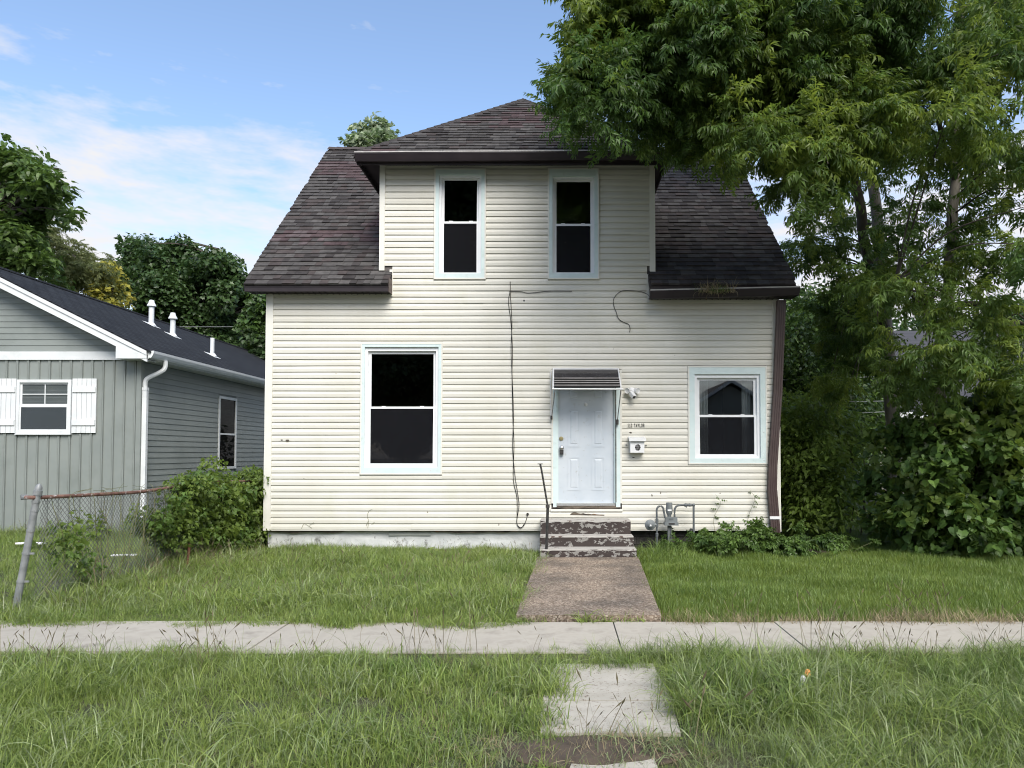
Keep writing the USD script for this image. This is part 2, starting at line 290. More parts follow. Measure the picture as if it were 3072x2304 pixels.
top(mb, 'road', M_asphalt, 'asphalt street in front of the lots', None, kind='structure')
mb = MB().box(-220, 220, 3.0, 3.2, -.2, .0)
top(mb, 'kerb', M_conc, 'concrete kerb along the street edge', None, kind='structure')

sw = T('sidewalk', 'cracked pale concrete sidewalk crossing the whole lot front', None, (0, 6.4, 0), kind='structure')
for k in range(-8, 8):
    x0 = .52 + 1.52 * k; dz = R.uniform(-.004, .012); t = R.uniform(-.004, .004)
    w = .002 if k not in (-1, 0) else .007
    if k == -1: w = .003
    p = [(x0 + w, 6.03, .0 + dz), (x0 + 1.52 - w, 6.03, .0 + dz + t), (x0 + 1.52 - w, 7.05 + R.uniform(-.012, .012), .012 + dz + t), (x0 + w, 7.05 + R.uniform(-.012, .012), .012 + dz)]
    MB().slab(p[::-1], (0, 0, -.09)).build('slab', M_conc, sw)
fw = T('front_path', 'brown exposed aggregate concrete path from sidewalk to steps', None, (.4, 9, 0), kind='structure')
MB().slab([(-.40, 7.13, .062), (-.30, 11.05, .075), (1.19, 11.05, .075), (.985, 7.12, .062)], (0, 0, -.12)).build('slab', M_agg, fw)
cw = T('kerb_path', 'worn concrete stepping path between sidewalk and street', None, (.3, 4.9, 0), kind='structure')
MB().slab([(-.10, 4.835, .014), (.74, 4.835, .012), (.72, 5.66, .014), (-.02, 5.66, .012)][::-1], (0, 0, -.09)).build('slab', M_conc2, cw)
MB().slab([(-.10, 4.29, .008), (.70, 4.28, .010), (.73, 4.825, .010), (-.11, 4.825, .012)][::-1], (0, 0, -.09)).build('slab', M_conc2, cw)
MB().slab([(.02, 3.62, .004), (.52, 3.60, .0), (.50, 3.98, .010), (.10, 4.02, .006)][::-1], (0, 0, -.09)).build('slab', M_conc2, cw, label='broken slab end half buried in soil by the kerb')

# ---------------------------------------------------------------- the cream house
YW = 12.0                                             # sheathing plane; siding stands proud of it
XL, XR, ZB = -4.735, 3.585, .375
DXL, DXR = -2.905, 1.58                               # the wall dormer, flush with the front
ZE, YE = 4.30, 11.71                                  # main eave edge
YR, ZR = 15.96, 8.26                                  # main ridge
SL = (ZR - ZE) / (YR - YE)
RXL, RXR = -5.0, 3.80
house = T('cream_house', 'two storey cream vinyl sided house with white front door and dark shingle roof', 'house', (-.58, 16, 0))
WINS = dict(UL=(-2.022, -1.175, 4.44, 6.27), UR=(-.163, .675, 4.44, 6.275), LL=(-3.20, -1.87, 1.263, 3.40), LR=(2.11, 3.387, 1.428, 3.022))
DOOR = (-.105, 1.035, .70, 2.90)
HOLES = {k: (v[0] + .04, v[1] - .04, v[2] + .04, v[3] - .04) for k, v in WINS.items()}; HOLES['D'] = (DOOR[0] + .03, DOOR[1] - .03, DOOR[2] + .02, DOOR[3] - .1)
# front sheathing with real openings
def sheath(mb, x0, x1, z0, z1, y0, y1):
    zs = sorted({z0, z1} | {z for h in HOLES.values() for z in h[2:4] if z0 < z < z1})
    for a, b in zip(zs, zs[1:]):
        m = (a + b) / 2; cut = sorted((h[0], h[1]) for h in HOLES.values() if h[2] < m < h[3] and h[0] < x1 and h[1] > x0); x = x0
        for c, d in cut:
            if c > x: mb.box(x, c, y0, y1, a, b)
            x = d
        if x < x1: mb.box(x, x1, y0, y1, a, b)
mb = MB(); sheath(mb, XL + .02, XR - .02, ZB + .01, 4.34, YW + .004, YW + .12); sheath(mb, DXL + .02, DXR - .02, 4.34, 6.5, YW + .004, YW + .12)
mb.build('front_wall', M_inside, house)
mb = MB().box(XL + .01, XL + .10, YW + .12, 19.8, ZB, 4.6).box(XR - .10, XR - .01, YW + .12, 19.8, ZB, 4.6).box(XL + .1, XR - .1, 19.7, 19.8, ZB, 4.6)
mb.box(DXL + .02, DXL + .12, YW + .12, 15.0, 4.6, 6.35).box(DXR - .12, DXR - .02, YW + .12, 15.0, 4.6, 6.35)
for x0, x1 in ((XL + .01, XL + .1), (XR - .1, XR - .01)):
    mb.slab([(x0, 11.98 + .14, 4.6), (x0, 19.8, 4.6), (x0, YR, ZR - .15)], (x1 - x0, 0, 0))
mb.build('side_wall', M_vinyl, house)
MB().box(XL + .1, XR - .1, YW + .13, 19.7, ZB - .08, ZB + .05).box(XL + .1, XR - .1, YW + .13, 19.7, 3.65, 3.8).build('floor', M_inside, house)
MB().box(XL + .1, XR - .1, 15.6, 15.7, ZB + .05, 3.65).box(-1.0, -.9, YW + .13, 15.6, ZB + .05, 3.65).box(DXL + .12, DXR - .12, 14.6, 14.7, 3.8, 6.3).build('inner_wall', M_inside, house)
# foundation
def rough(mb_mesh, amp, sc, seed=0):
    v = mb_mesh.vertices.copy(); v[:, 1] += (meshkit.fbm(v * sc, 3, seed) - .5) * amp; return v
f0 = trimesh.creation.box((4.55, .2, .5)); f0 = f0.subdivide().subdivide().subdivide().subdivide(); f0.apply_translation((-2.43, 12.18, .12)); v = rough(f0, .06, 5)
MB().add(v, f0.faces).build('foundation', M_found, house, smooth=True)
mb = MB()
for r in range(4):
    x = .95 + .13 * (r % 2)
    while x < 3.5:
        w = R.uniform(.3, .42); mb.box(x, min(x + w - .012, 3.55), 12.10 + R.uniform(0, .02), 12.28, -.12 + r * .125, -.012 + r * .125); x += w
mb.box(.95, 3.56, 12.13, 12.3, -.12, .372); mb.build('foundation', M_found_dark, house, label='dark block foundation under the right side')
MB().box(-2.74, -2.06, 12.055, 12.1, .275, .355).build('foundation_vent', M_block, house)
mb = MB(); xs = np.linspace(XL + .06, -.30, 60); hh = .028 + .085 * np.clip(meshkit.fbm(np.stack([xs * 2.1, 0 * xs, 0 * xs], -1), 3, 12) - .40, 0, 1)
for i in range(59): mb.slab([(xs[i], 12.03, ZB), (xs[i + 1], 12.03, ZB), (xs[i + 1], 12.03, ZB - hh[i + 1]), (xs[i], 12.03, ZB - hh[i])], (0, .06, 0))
mb.build('sill_board', M_rot, house)  # dark jagged strip painted for the shadowed rot gap under the siding

# siding: one mesh per plank
EXP = .1021
def plank(x0, x1, z0, h, seed, y=YW, p_out=.017):
    n = max(2, int((x1 - x0) / .30) + 1); xs = np.linspace(x0, x1, n)
    w = (meshkit.noise(np.stack([xs * 1.1, 0 * xs + seed * 3.7, 0 * xs], -1), 5) - .5) * .006
    d = (meshkit.noise(np.stack([xs * 1.6, 0 * xs + seed * 5.1, 0 * xs + 9], -1), 6) - .5) * .005
    # profile (y offset towards the street is negative, z): butt underside, nose, clapboard face, dutch step, top slot
    pr = [(.0, .004), (-p_out + .002, .0), (-p_out, .003), (-p_out + .0005, h * .50), (-p_out + .003, h * .54), (-p_out + .0125, h - .011), (.0, h - .009), (.0, h + .004)]
    v = np.array([[xs[i], y + a + d[i] * (1 if a < -.001 else 0), z0 + b + w[i]] for i in range(n) for a, b in pr]); m = len(pr)
    f = [[i * m + j, (i + 1) * m + j, (i + 1) * m + j + 1, i * m + j + 1] for i in range(n - 1) for j in range(m - 1)]
    return MB().add(v, f)
def spans(x0, x1, z0, z1, holes):
    out, x = [], x0
    for h in sorted(h for h in holes if h[2] < z1 - .002 and h[3] > z0 + .002 and h[0] < x1 and h[1] > x0):
        if h[0] > x + .03: out.append((x, h[0]))
        x = max(x, h[1])
    if x < x1 - .03: out.append((x, x1))
    return out
CUT = [(v[0], v[1], v[2], v[3]) for v in WINS.values()] + [(DOOR[0], DOOR[1], DOOR[2] - .02, DOOR[3] + .07)]
z, k = ZB, 0
while z < 6.33:
    k += 1
    lo, hi = (XL + .10, XR - .09) if z < 4.17 else ((DXL + .06, DXR - .06))
    if 4.17 <= z < 4.60: lo, hi = -2.70, 1.455
    h = min(EXP, 6.34 - z)
    for q in CUT:                                     # strips that end at a window head or sill
        if q[0] < hi and q[1] > lo:
            if z + .012 < q[2] < z + h - .002: plank(q[0], q[1], z, q[2] - z, k * 7 + 1).build('siding_plank', M_vinyl, house)
            if z + .004 < q[3] < z + h - .015: plank(q[0], q[1], q[3], z + h - q[3], k * 7 + 2, p_out=.012).build('siding_plank', M_vinyl, house)
    for a, b in spans(lo, hi, z, z + h, CUT):
        cuts = [a, b]
        if b - a > 2.2: cuts = [a, a + (b - a) * R.uniform(.25, .75), b]
        for c, d in zip(cuts, cuts[1:]):
            plank(c - (.0 if c == a else .012), d, z, h, k * 7 + c, p_out=.017 if c == a else .0185).build('siding_plank', M_vinyl, house)
    z += EXP
mb = MB()
for x, z, a, b in ((-4.47, 1.822, .02, .012), (-4.38, 1.815, .035, .02), (-2.1, .66, .008, .008), (-.95, .46, .006, .03), (1.52, .93, .012, .02), (1.66, .97, .008, .022), (2.62, .96, .006, .012), (-.2, 2.62, .006, .006), (.9, 3.3, .006, .008), (1.18, 2.0 - .06, .03, .012), (1.22, 1.54, .03, .008), (-3.6, 2.9, .006, .006), (1.9, 3.2, .007, .005), (-4.1, 1.2, .008, .006), (-1.2, 5.2, .006, .01), (.12, 5.05, .008, .008)):
    n_ = 7; ang = np.arange(n_) * 2 * PI / n_; rr = np.array([R.uniform(.6, 1.1) for _ in range(n_)]); mb.slab(np.stack([x + a * rr * np.cos(ang), np.full(n_, YW - .0195), z + b * rr * np.sin(ang)], -1), (0, .012, 0))
data(mb.build('siding_damage', M_rot, house), kind='stuff')
# corner boards and dormer corner trim
MB().box(XL, XL + .105, YW - .028, YW + .0, ZB - .012, 4.28).box(XL - .012, XL, YW - .028, YW + .13, ZB - .012, 4.28).build('corner_board', M_trim, house)
MB().box(XR - .095, XR, YW - .028, YW + .0, ZB - .03, 4.15).box(XR, XR + .012, YW - .028, YW + .13, ZB - .03, 4.15).build('corner_board', M_trim, house)
MB().box(DXL, DXL + .078, YW - .030, YW, 4.585, 6.34).box(DXL - .01, DXL, YW - .03, YW + .1, 4.585, 6.34).build('corner_board', M_trim, house)
MB().box(DXR - .08, DXR, YW - .030, YW, 4.53, 6.34).box(DXR, DXR + .01, YW - .03, YW + .1, 4.53, 6.34).build('corner_board', M_trim, house)
MB().box(-2.74, -2.69, YW - .03, YW, 4.16, 4.60).build('corner_board', M_trim, house); MB().box(1.45, 1.49, YW - .03, YW, 4.06, 4.52).build('corner_board', M_trim, house)
MB().box(XL + .05, XR - .05, YW - .012, YW + .004, ZB - .015, ZB).build('starter_strip', M_trim, house)

# windows
def window(x0, x1, z0, z1, gx0, gx1, gz0, gz1, rail, cas, jch=.022, head=None, apron=None, label=None, screws=()):
    w = part('window', house, label); y = YW
    MB().frame(x0, x1, z0, z1, jch, y - .034, y - .004).build('surround_channel', M_trim, w)
    a, b, c, d = x0 + jch, x1 - jch, z0 + jch, z1 - jch
    MB().frame(a, b, c, d, cas, y - .030, y + .02, wt=head or cas, wb=apron or cas).build('casing', M_white, w)
    a, b, c, d = a + cas, b - cas, c + (apron or cas), d - (head or cas)
    # stepped jamb, then sash
    s = .5 * (gx0 - a)
    MB().frame(a, b, c, d, s, y + .004, y + .075, wt=.5 * (d - gz1) + .01, wb=.5 * (gz0 - c) + .005).build('frame', M_sash, w)
    a, b, c, d = a + s, b - s, c + .5 * (gz0 - c) + .005, d - .5 * (d - gz1) - .01
    mid = rail
    MB().frame(a, b, mid - .012, d, gx0 - a, y + .050, y + .080, wt=d - gz1, wb=.028).build('upper_sash', M_sash, w)
    MB().frame(a, b, c, mid + .022, gx0 - a, y + .022, y + .048, wt=.036, wb=gz0 - c).build('lower_sash', M_sash, w)
    MB().box(gx0 - .004, gx1 + .004, y + .062, y + .066, mid, gz1 + .004).build('pane', M_glass, w)
    MB().box(gx0 - .004, gx1 + .004, y + .034, y + .038, gz0 - .004, mid).build('pane', M_glass, w)
    MB().box(gx0 - .003, gx1 + .003, y + .0235, y + .0245, gz0 - .003, mid - .012).build('insect_screen', M_screen, w)
    mb = MB()
    for t in (.2, .8): xx = gx0 + (gx1 - gx0) * t; mb.box(xx - .03, xx + .03, y + .024, y + .05, mid + .022, mid + .032)
    mb.build('sash_lock', M_sash, w)
    if screws:
        mb = MB()
        for sx, sz in screws: mb.lathe((sx, y - .030, sz), (0, -1, 0), [(0, .010), (.003, .009), (.004, 0)], 8)
        mb.build('screw_cap', M_alu, w)
    return w
window(*WINS['UL'], -1.866, -1.315, 4.562, 6.10, 5.385, .055, head=.085, apron=.075, label='upper window left of centre, narrow white sash')
window(*WINS['UR'], -.023, .520, 4.565, 6.077, 5.345, .055, head=.115, apron=.075, label='upper window right of centre, narrow white sash')
window(*WINS['LL'], -3.042, -2.002, 1.443, 3.226, 2.343, .045, head=.045, apron=.085, label='large dark ground floor window', screws=[(-2.92, 1.33), (-2.05, 1.33)])
window(*WINS['LR'], 2.308, 3.176, 1.593, 2.795, 2.208, .085, head=.11, apron=.075, label='square ground floor window at the right corner', screws=[(2.16, 2.62), (2.16, 1.95), (3.33, 2.65), (3.33, 1.95), (2.17, 1.5), (3.33, 1.5)])
# curtain edges inside the right window
mb = MB()
for x0 in (2.34, 3.06):
    xs = np.linspace(x0, x0 + .16, 12); ys = 12.30 + .02 * np.sin(np.arange(12) * 1.9)
    for i in range(11): mb.quad((xs[i], ys[i], 1.5), (xs[i + 1], ys[i + 1], 1.5), (xs[i + 1], ys[i + 1], 2.9), (xs[i], ys[i], 2.9))
curt = T('curtain', 'pale thin curtain hanging inside the square right-hand window', 'curtain', (2.7, 12.3, 1.5)); mb.build('cloth', M_blind, curt)

# door
door = part('door', house)
dx0, dx1, dz0, dz1 = .008, .911, .795, 2.83
MB().box(dx0, dx1, YW + .045, YW + .09, dz0, dz1).build('leaf', M_door, door)
pw = .255
for cx in (dx0 + .255, dx1 - .255):
    for z0, z1 in ((1.0, 1.555), (1.71, 2.34), (2.46, 2.70)):
        a, b = cx - pw / 2 + .02, cx + pw / 2 - .02; y = YW + .045
        mb = MB(); q = .024
        for (ax, bx, az, bz) in ((a, a + q, z0, z1), (b - q, b, z0, z1)): mb.slab([(ax, y + .001, az), (bx, y + .001, az), (bx, y + .001, bz), (ax, y + .001, bz)], (0, -.006, 0))
        mb.box(a + q, b - q, y - .0055, y + .001, z0, z0 + q).box(a + q, b - q, y - .0055, y + .001, z1 - q, z1)
        i = .048
        v = [(a + i, y - .0002, z0 + i), (b - i, y - .0002, z0 + i), (b - i, y - .0002, z1 - i), (a + i, y - .0002, z1 - i), (a + i + .015, y - .007, z0 + i + .015), (b - i - .015, y - .007, z0 + i + .015), (b - i - .015, y - .007, z1 - i - .015), (a + i + .015, y - .007, z1 - i - .015)]
        mb.add(v, [[4, 5, 6, 7], [0, 1, 5, 4], [1, 2, 6, 5], [2, 3, 7, 6], [3, 0, 4, 7]]); mb.build('door_panel', M_door, door)
MB().lathe((.055, YW + .045, 1.845), (0, -1, 0), [(0, .034), (.012, .034), (.02, .028), (.022, 0)], 18).build('deadbolt', M_brass, door)
MB().lathe((.062, YW + .045, 1.695), (0, -1, 0), [(0, .036), (.008, .036), (.012, .016), (.035, .016), (.042, .034), (.06, .038), (.072, .028), (.075, 0)], 18).build('knob', M_steel, door, smooth=50)
MB().box(.034, .092, YW - .012, YW + .024, 1.585, 1.665).box(.055, .071, YW - .006, YW + .006, 1.665, 1.70).box(.041, .085, YW - .015, YW - .012, 1.60, 1.635).build('key_box', M_black, door)
MB().lathe((.455, YW + .045, 2.40), (0, -1, 0), [(0, .03), (.006, .03), (.012, .018), (.03, .02), (.034, 0)], 12).build('knocker', M_alu, door)
dc = part('door_frame', house)
MB().frame(DOOR[0], DOOR[1], DOOR[2] + .1, DOOR[3] + .06, .028, YW - .036, YW - .004, wb=.002).build('surround_channel', M_trim, dc)
MB().box(DOOR[0] + .028, dx0 - .028, YW - .034, YW + .09, DOOR[2] + .04, 2.9).box(dx0 - .028, dx0, YW + .0, YW + .09, DOOR[2] + .07, 2.88).build('casing', M_white, dc)
MB().box(dx1 + .028, DOOR[1] - .028, YW - .034, YW + .09, DOOR[2] + .04, 2.9).box(dx1, dx1 + .028, YW + .0, YW + .09, DOOR[2] + .07, 2.88).build('casing', M_white, dc)
MB().box(dx0, dx1, YW + .02, YW + .09, dz1, 2.9).build('casing', M_white, dc)
MB().box(dx1 + .02, dx1 + .034, YW - .041, YW - .034, .82, 2.9).build('weather_strip', M_rot, dc)
MB().box(dx0 - .02, dx1 + .02, YW - .01, YW + .09, .765, .792).build('threshold', M_alu, dc)
MB().box(dx0 - .09, dx1 + .09, YW - .032, YW + .06, .715, .762).build('rotten_sill', M_rot, dc)
MB().box(DOOR[0] - .01, DOOR[1] + .01, YW - .036, YW - .004, .672, .708).build('sill_trim', M_trim, dc)
# torn siding strip under the door
mb = MB(); xs = np.linspace(.20, .75, 14); up = .625 + np.array([0, .03, .035, .018, .012, .02, .008, .012, .006, .014, .006, .003, .002, 0]); 
for i in range(13): mb.quad((xs[i], YW - .0195, .612 - .012 * (i / 13)), (xs[i + 1], YW - .0195, .612 - .012 * ((i + 1) / 13)), (xs[i + 1], YW - .0195, up[i + 1] - .01 * (i / 13)), (xs[i], YW - .0195, up[i] - .01 * (i / 13)))
mb.build('torn_siding', M_rot, house)

# awning
aw = part('awning', house)
ax0, ax1 = -.058, .965
prof = [(YW - .03, 2.965), (11.82, 2.885), (11.71, 2.80)]
mb = MB()
for (ya, za), (yb, zb) in zip(prof, prof[1:]): mb.slab([(ax0, ya, za), (ax1, ya, za), (ax1, yb, zb), (ax0, yb, zb)], (0, .003, -.008))
mb.build('awning_panel', M_awning, aw)
ribs = [(11.70, 2.795), (11.63, 2.752), (11.57, 2.709), (11.51, 2.666)]
for i, (y, z) in enumerate(ribs):
    MB().box(ax0, ax1, y - .058, y, z - .040, z - .001).build('awning_slat', M_dark, aw)
    MB().box(ax0, ax1, y - .062, y - .058, z - .008, z + .001).build('slat_edge', M_lip, aw)
MB().tube([(ax0 - .03, 11.44, 2.603), (ax1 + .05, 11.44, 2.597)], .012, 8).build('front_bar', M_alu, aw)
for x in (ax0 - .014, ax1 + .014):
    MB().tube([(x, YW - .03, 2.975), (x, 11.80, 2.868), (x, 11.70, 2.80), (x, 11.54, 2.69), (x, 11.45, 2.605)], .013, 8).build('side_rail', M_alu, aw)
MB().tube([(ax0 + .015, 11.46, 2.60), (ax0 - .04, 11.93, 2.19)], .0085, 6).build('arm', M_grey_metal, aw); MB().tube([(ax1 + .015, 11.46, 2.60), (ax1 - .005, 11.93, 2.13)], .0085, 6).build('arm', M_grey_metal, aw)
MB().box(ax0 - .062, ax0 - .028, 11.90, 11.965, 2.15, 2.21).build('arm_bracket', M_black, aw); MB().box(ax1 - .02, ax1 + .014, 11.90, 11.965, 2.07, 2.15).build('arm_bracket', M_black, aw)
MB().tube([(ax0 - .055, 11.955, 2.93), (ax0 - .055, 11.955, 2.2)], .010, 6).build('side_channel', M_alu, aw)
MB().box(ax0 - .01, ax1 + .01, YW - .045, YW - .019, 2.962, 2.985).build('head_flashing', M_alu, aw)

# address letters
def letters(txt, x, y, z, h, mat, parent, name='address_letter'):
    for ch in txt:
        if ch == ' ': x += h * .42; continue
        m = meshkit.text_mesh(ch, h, .004, bold=True); v = m.vertices * np.array([.46, 1, 1]); w = v[:, 0].max()
        MB().add(np.stack([x + v[:, 0], y - v[:, 2], z + v[:, 1] + R.uniform(-.002, .002)], -1), m.faces).build(name, mat, parent); x += w + h * .10
letters('112 TAYLOR', 1.128, YW - .022, 2.028, .056, M_black, house)

# ---- roofs
def lerp(a, b, t): return a + (b - a) * t
def zmain(y): return ZE + (y - YE) * SL
roof = part('roof', house)
Nm = np.array([0, -SL, 1.0]); Nm /= np.linalg.norm(Nm)
mb = MB()
mb.slab([(RXL, YE, ZE - .03), (DXL + .0, YE, ZE - .03), (DXL + .0, YR, ZR - .03), (RXL, YR, ZR - .03)], -Nm * .10)
mb.slab([(DXR, YE, ZE - .03), (RXR, YE, ZE - .03), (RXR, YR, ZR - .03), (DXR, YR, ZR - .03)], -Nm * .10)
mb.slab([(DXL, 13.4, zmain(13.4) - .03), (DXR, 13.4, zmain(13.4) - .03), (DXR, YR, ZR - .03), (DXL, YR, ZR - .03)], -Nm * .10)
mb.slab([(DXL, YE, ZE - .03), (-2.70, YE, ZE - .03), (-2.70, YW - .03, zmain(YW - .03) - .03), (DXL, YW - .03, zmain(YW - .03) - .03)], -Nm * .08)
mb.slab([(1.47, YE, ZE - .03), (DXR, YE, ZE - .03), (DXR, YW - .03, zmain(YW - .03) - .03), (1.47, YW - .03, zmain(YW - .03) - .03)], -Nm * .08)
YB = 2 * YR - YE
mb.slab([(RXL, YR, ZR - .03), (RXR, YR, ZR - .03), (RXR, YB, ZE - .03), (RXL, YB, ZE - .03)], -np.array([0, SL, 1.0]) / np.linalg.norm([0, SL, 1]) * .10)
mb.build('deck', M_deck, roof)
# dormer hip
HX0, HX1, HY, HZ0 = -3.21, 1.74, 11.665, 6.41
HCX = (HX0 + HX1) / 2; HAX, HAY, HAZ = HCX + .06, 14.13, 8.45
def hipz(y): return HZ0 + (y - HY) * (HAZ - HZ0) / (HAY - HY)
mb = MB(); n_ = np.array([0, -(HAZ - HZ0) / (HAY - HY), 1.0]); n_ /= np.linalg.norm(n_)
mb.slab([(HX0, HY, HZ0 - .02), (HX1, HY, HZ0 - .02), (HAX, HAY, HAZ - .02)], -n_ * .06)
for x in (HX0, HX1):
    yv = YE + (HZ0 - ZE) / SL
    mb.slab([(x, HY, HZ0 - .02), (HAX, HAY, HAZ - .02), (HAX, 16.6, HAZ - .02), (HAX + (x - HAX) * .1, YR, ZR - .02), (x, yv + .25, HZ0 - .02)][::(1 if x < 0 else -1)], (0, 0, -.05))
mb.build('dormer_deck', M_deck, roof)
# shingles
sh_list = []      # (key, verts, faces, colour)
def shade(x, z, seed):
    n1 = meshkit.noise(np.array([x * .45 + seed, z * 1.25, 3.1])); n2 = R.random()
    if n1 > .50 + .16 * min(1, max(0, (x + 4.2) / 1.6)) + (.5 if x > 0 else 0): return R.choice(['plum', 'plum', 'plum_light', 'plum', 'brown']) if n2 < .8 else 'grey'
    return R.choice(['charcoal', 'grey', 'grey', 'brown', 'charcoal', 'pale', 'grey'] if x < 0 else ['charcoal', 'charcoal', 'grey', 'brown', 'charcoal', 'grey'])  # right half gets a darker mix, tree shadow put into the tones
def shingle_field(o, up, nrm, rows, xlim, key, seed, ex=.1452, tone=None):
    """o: eave origin; up: unit vector up the slope; xlim(s) -> [(x0, x1)]"""
    for r in range(rows):
        s = r * ex
        for (a, b) in xlim(s, s + ex):
            x = a - R.uniform(0, .2)
            while x < b:
                w = R.choice([.11, .14, .17, .2, .24]); x0, x1 = max(x, a), min(x + w - .003, b); x += w
                if x1 - x0 < .03: continue
                t = R.choice([.013, .016, .02, .024]); L2 = ex + .03
                c = np.array([o[0], o[1], o[2]]); ax = np.array([1.0, 0, 0]); sag = .006 * math.sin(x0 * 2.1 + r)
                lo0 = c + up * (s - R.uniform(0, .006)) + nrm * .0; hi0 = c + up * (s + L2)
                pts = []
                for xx in (x0, x1):
                    for base, th in ((lo0, t + .006), (hi0, .003)):
                        p = base + ax * (xx - o[0]); pts += [p + nrm * (-.008), p + nrm * th]
                sh_list.append((key(r, x0), np.array(pts), [[0, 1, 5, 4], [1, 3, 7, 5], [0, 2, 3, 1], [4, 5, 7, 6], [2, 6, 7, 3]], tone or shade((x0 + x1) / 2, s, seed)))
upm = np.array([0, 1, SL]); upm /= np.linalg.norm(upm); slopeL = math.hypot(YR - YE, ZR - ZE)
def xl_left(s0, s1):
    y = YE + s0 * upm[1]
    hi = -2.70 if y < YW - .05 else DXL - .012
    if zmain(y) > HZ0 - .1: hi = lerp(HX0, HAX, min(1, max(0, (zmain(y) - HZ0) / (HAZ - HZ0)))) + .05
    return [(RXL - .012, hi)]
def xl_right(s0, s1):
    y = YE + s0 * upm[1]; lo = 1.47 if y < YW - .05 else DXR + .012
    if zmain(y) > HZ0 - .1: lo = lerp(HX1, HAX, min(1, max(0, (zmain(y) - HZ0) / (HAZ - HZ0)))) - .05
    return [(lo, RXR + .012)]
rows = int(slopeL / .1452)
shingle_field((RXL, YE - .015, ZE - .012), upm, Nm, rows, xl_left, lambda r, x: r, 0)
shingle_field((RXL, YE - .015, ZE - .012), upm, Nm, rows, xl_right, lambda r, x: r + 3, 7.7)
uph = np.array([0, HAY - HY, HAZ - HZ0]); hl = np.linalg.norm(uph); uph /= hl
def xl_hip(s0, s1):
    t = min(1, s1 / hl); return [(lerp(HX0, HAX, t) - .02, lerp(HX1, HAX, t) + .02)]
shingle_field((HX0, HY - .012, HZ0 - .005), uph, n_, int(hl / .1452), xl_hip, lambda r, x: r + 9, 3.3)
sh_list.sort(key=lambda q: q[0])
rest = {}
for i, (k, v, f, c) in enumerate(sh_list):
    if i < 300: MB().add(v, f).build('shingle', SH[c], roof)
    else: rest.setdefault(c, MB()).add(v, f)
for c, m in rest.items(): data(m.build('shingle_course', SH[c], roof), kind='stuff')
# hip and ridge caps
def caps(p0, p1, w=.13, step=.17, mat='charcoal'):
    p0, p1 = np.array(p0, float), np.array(p1, float); d = p1 - p0; L_ = np.linalg.norm(d); d /= L_; side = np.cross(d, [0, 0, 1]); side /= np.linalg.norm(side); mb = MB(); s = 0
    while s < L_:
        a = p0 + d * s; b = p0 + d * min(L_, s + step + .05); lift = np.array([0, 0, 1.0])
        mb.add([a + side * w - lift * w * .55, a + lift * .035, a - side * w - lift * w * .55, b + side * w - lift * w * .55 - lift * .012, b + lift * .02, b - side * w - lift * w * .55 - lift * .012,
                a + side * w - lift * (w * .55 + .02), a + lift * .012, a - side * w - lift * (w * .55 + .02)], [[0, 1, 4, 3], [1, 2, 5, 4], [0, 6, 7, 1], [1, 7, 8, 2]]); s += step
    return mb
mb = caps((HX0, HY, HZ0 + .0), (HAX, HAY, HAZ + .01)); mb.build('hip_cap', SH['charcoal'], roof)
caps((HX1, HY, HZ0 + .0), (HAX, HAY, HAZ + .01)).build('hip_cap', SH['charcoal'], roof)
caps((HAX, HAY, HAZ + .01), (HAX, 16.6, HAZ + .01)).build('ridge_cap', SH['charcoal'], roof)
caps((RXL, YR, ZR + .01), (HAX - .3, YR, ZR + .01)).build('ridge_cap', SH['brown'], roof); caps((HAX + .3, YR, ZR + .01), (RXR, YR, ZR + .01)).build('ridge_cap', SH['charcoal'], roof)
# fascias, soffits, gutters
def soffit(x0, x1, y0, y1, z, name='soffit'):
    mb = MB().box(x0, x1, y0, y1, z, z + .012); x = x0 + .05
    while x < x1: mb.box(x, x + .012, y0, y1, z - .010, z); x += .098
    mb.build(name, M_brownmetal, house)
MB().box(RXL + .005, -2.705, YE + .01, YE + .03, ZE - .115, ZE - .018).box(RXL + .0, -2.70, YE + .004, YE + .01, ZE - .045, ZE - .015).build('fascia', M_brownmetal, house)
soffit(RXL + .02, -2.705, YE + .03, YW - .001, ZE - .10)
MB().box(-2.705, -2.697, YE + .03, YW - .03, ZE - .115, ZE + .12).build('fascia_return', M_brownspout, house)
MB().box(1.475, RXR, YE + .02, YE + .04, ZE - .20, ZE - .02).build('fascia', M_brownmetal, house); soffit(1.475, RXR - .02, YE + .04, YW - .001, ZE - .19)
def gutter(x0, x1, y, z0, z1, h=.125, d=.115):
    """K-style gutter hung in front of y; z is the lip height at each end"""
    pr = [(0, -.01), (0, -h), (-d * .55, -h), (-d * .72, -h * .72), (-d * .9, -h * .38), (-d, -h * .22), (-d, -.012)]
    mb = MB(); n = len(pr); v = [(x, y + a, z + b) for x, z in ((x0, z0), (x1, z1)) for a, b in pr]
    mb.add(v, [[i, n + i, n + i + 1, i + 1] for i in range(n - 1)])
    for x, z in ((x0, z0), (x1, z1)): mb.add([(x, y + a, z + b) for a, b in pr], [[0, i, i + 1] for i in range(1, n - 1)])
    lip = MB().slab([(x0, y - d, z0 - .014), (x1, y - d, z1 - .014), (x1, y - d, z1 + .004), (x0, y - d, z0 + .004)], (0, -.006, 0)).slab([(x0, y - d, z0 + .004), (x1, y - d, z1 + .004), (x1, y - d + .014, z1 + .004), (x0, y - d + .014, z0 + .004)], (0, 0, .002))
    return mb, lip
g, l = gutter(1.46, RXR + .03, YE + .018, ZE - .112, ZE - .058, h=.13); gp = part('gutter', house); g.build('trough', M_brownmetal, gp); l.build('lip', M_lip, gp)
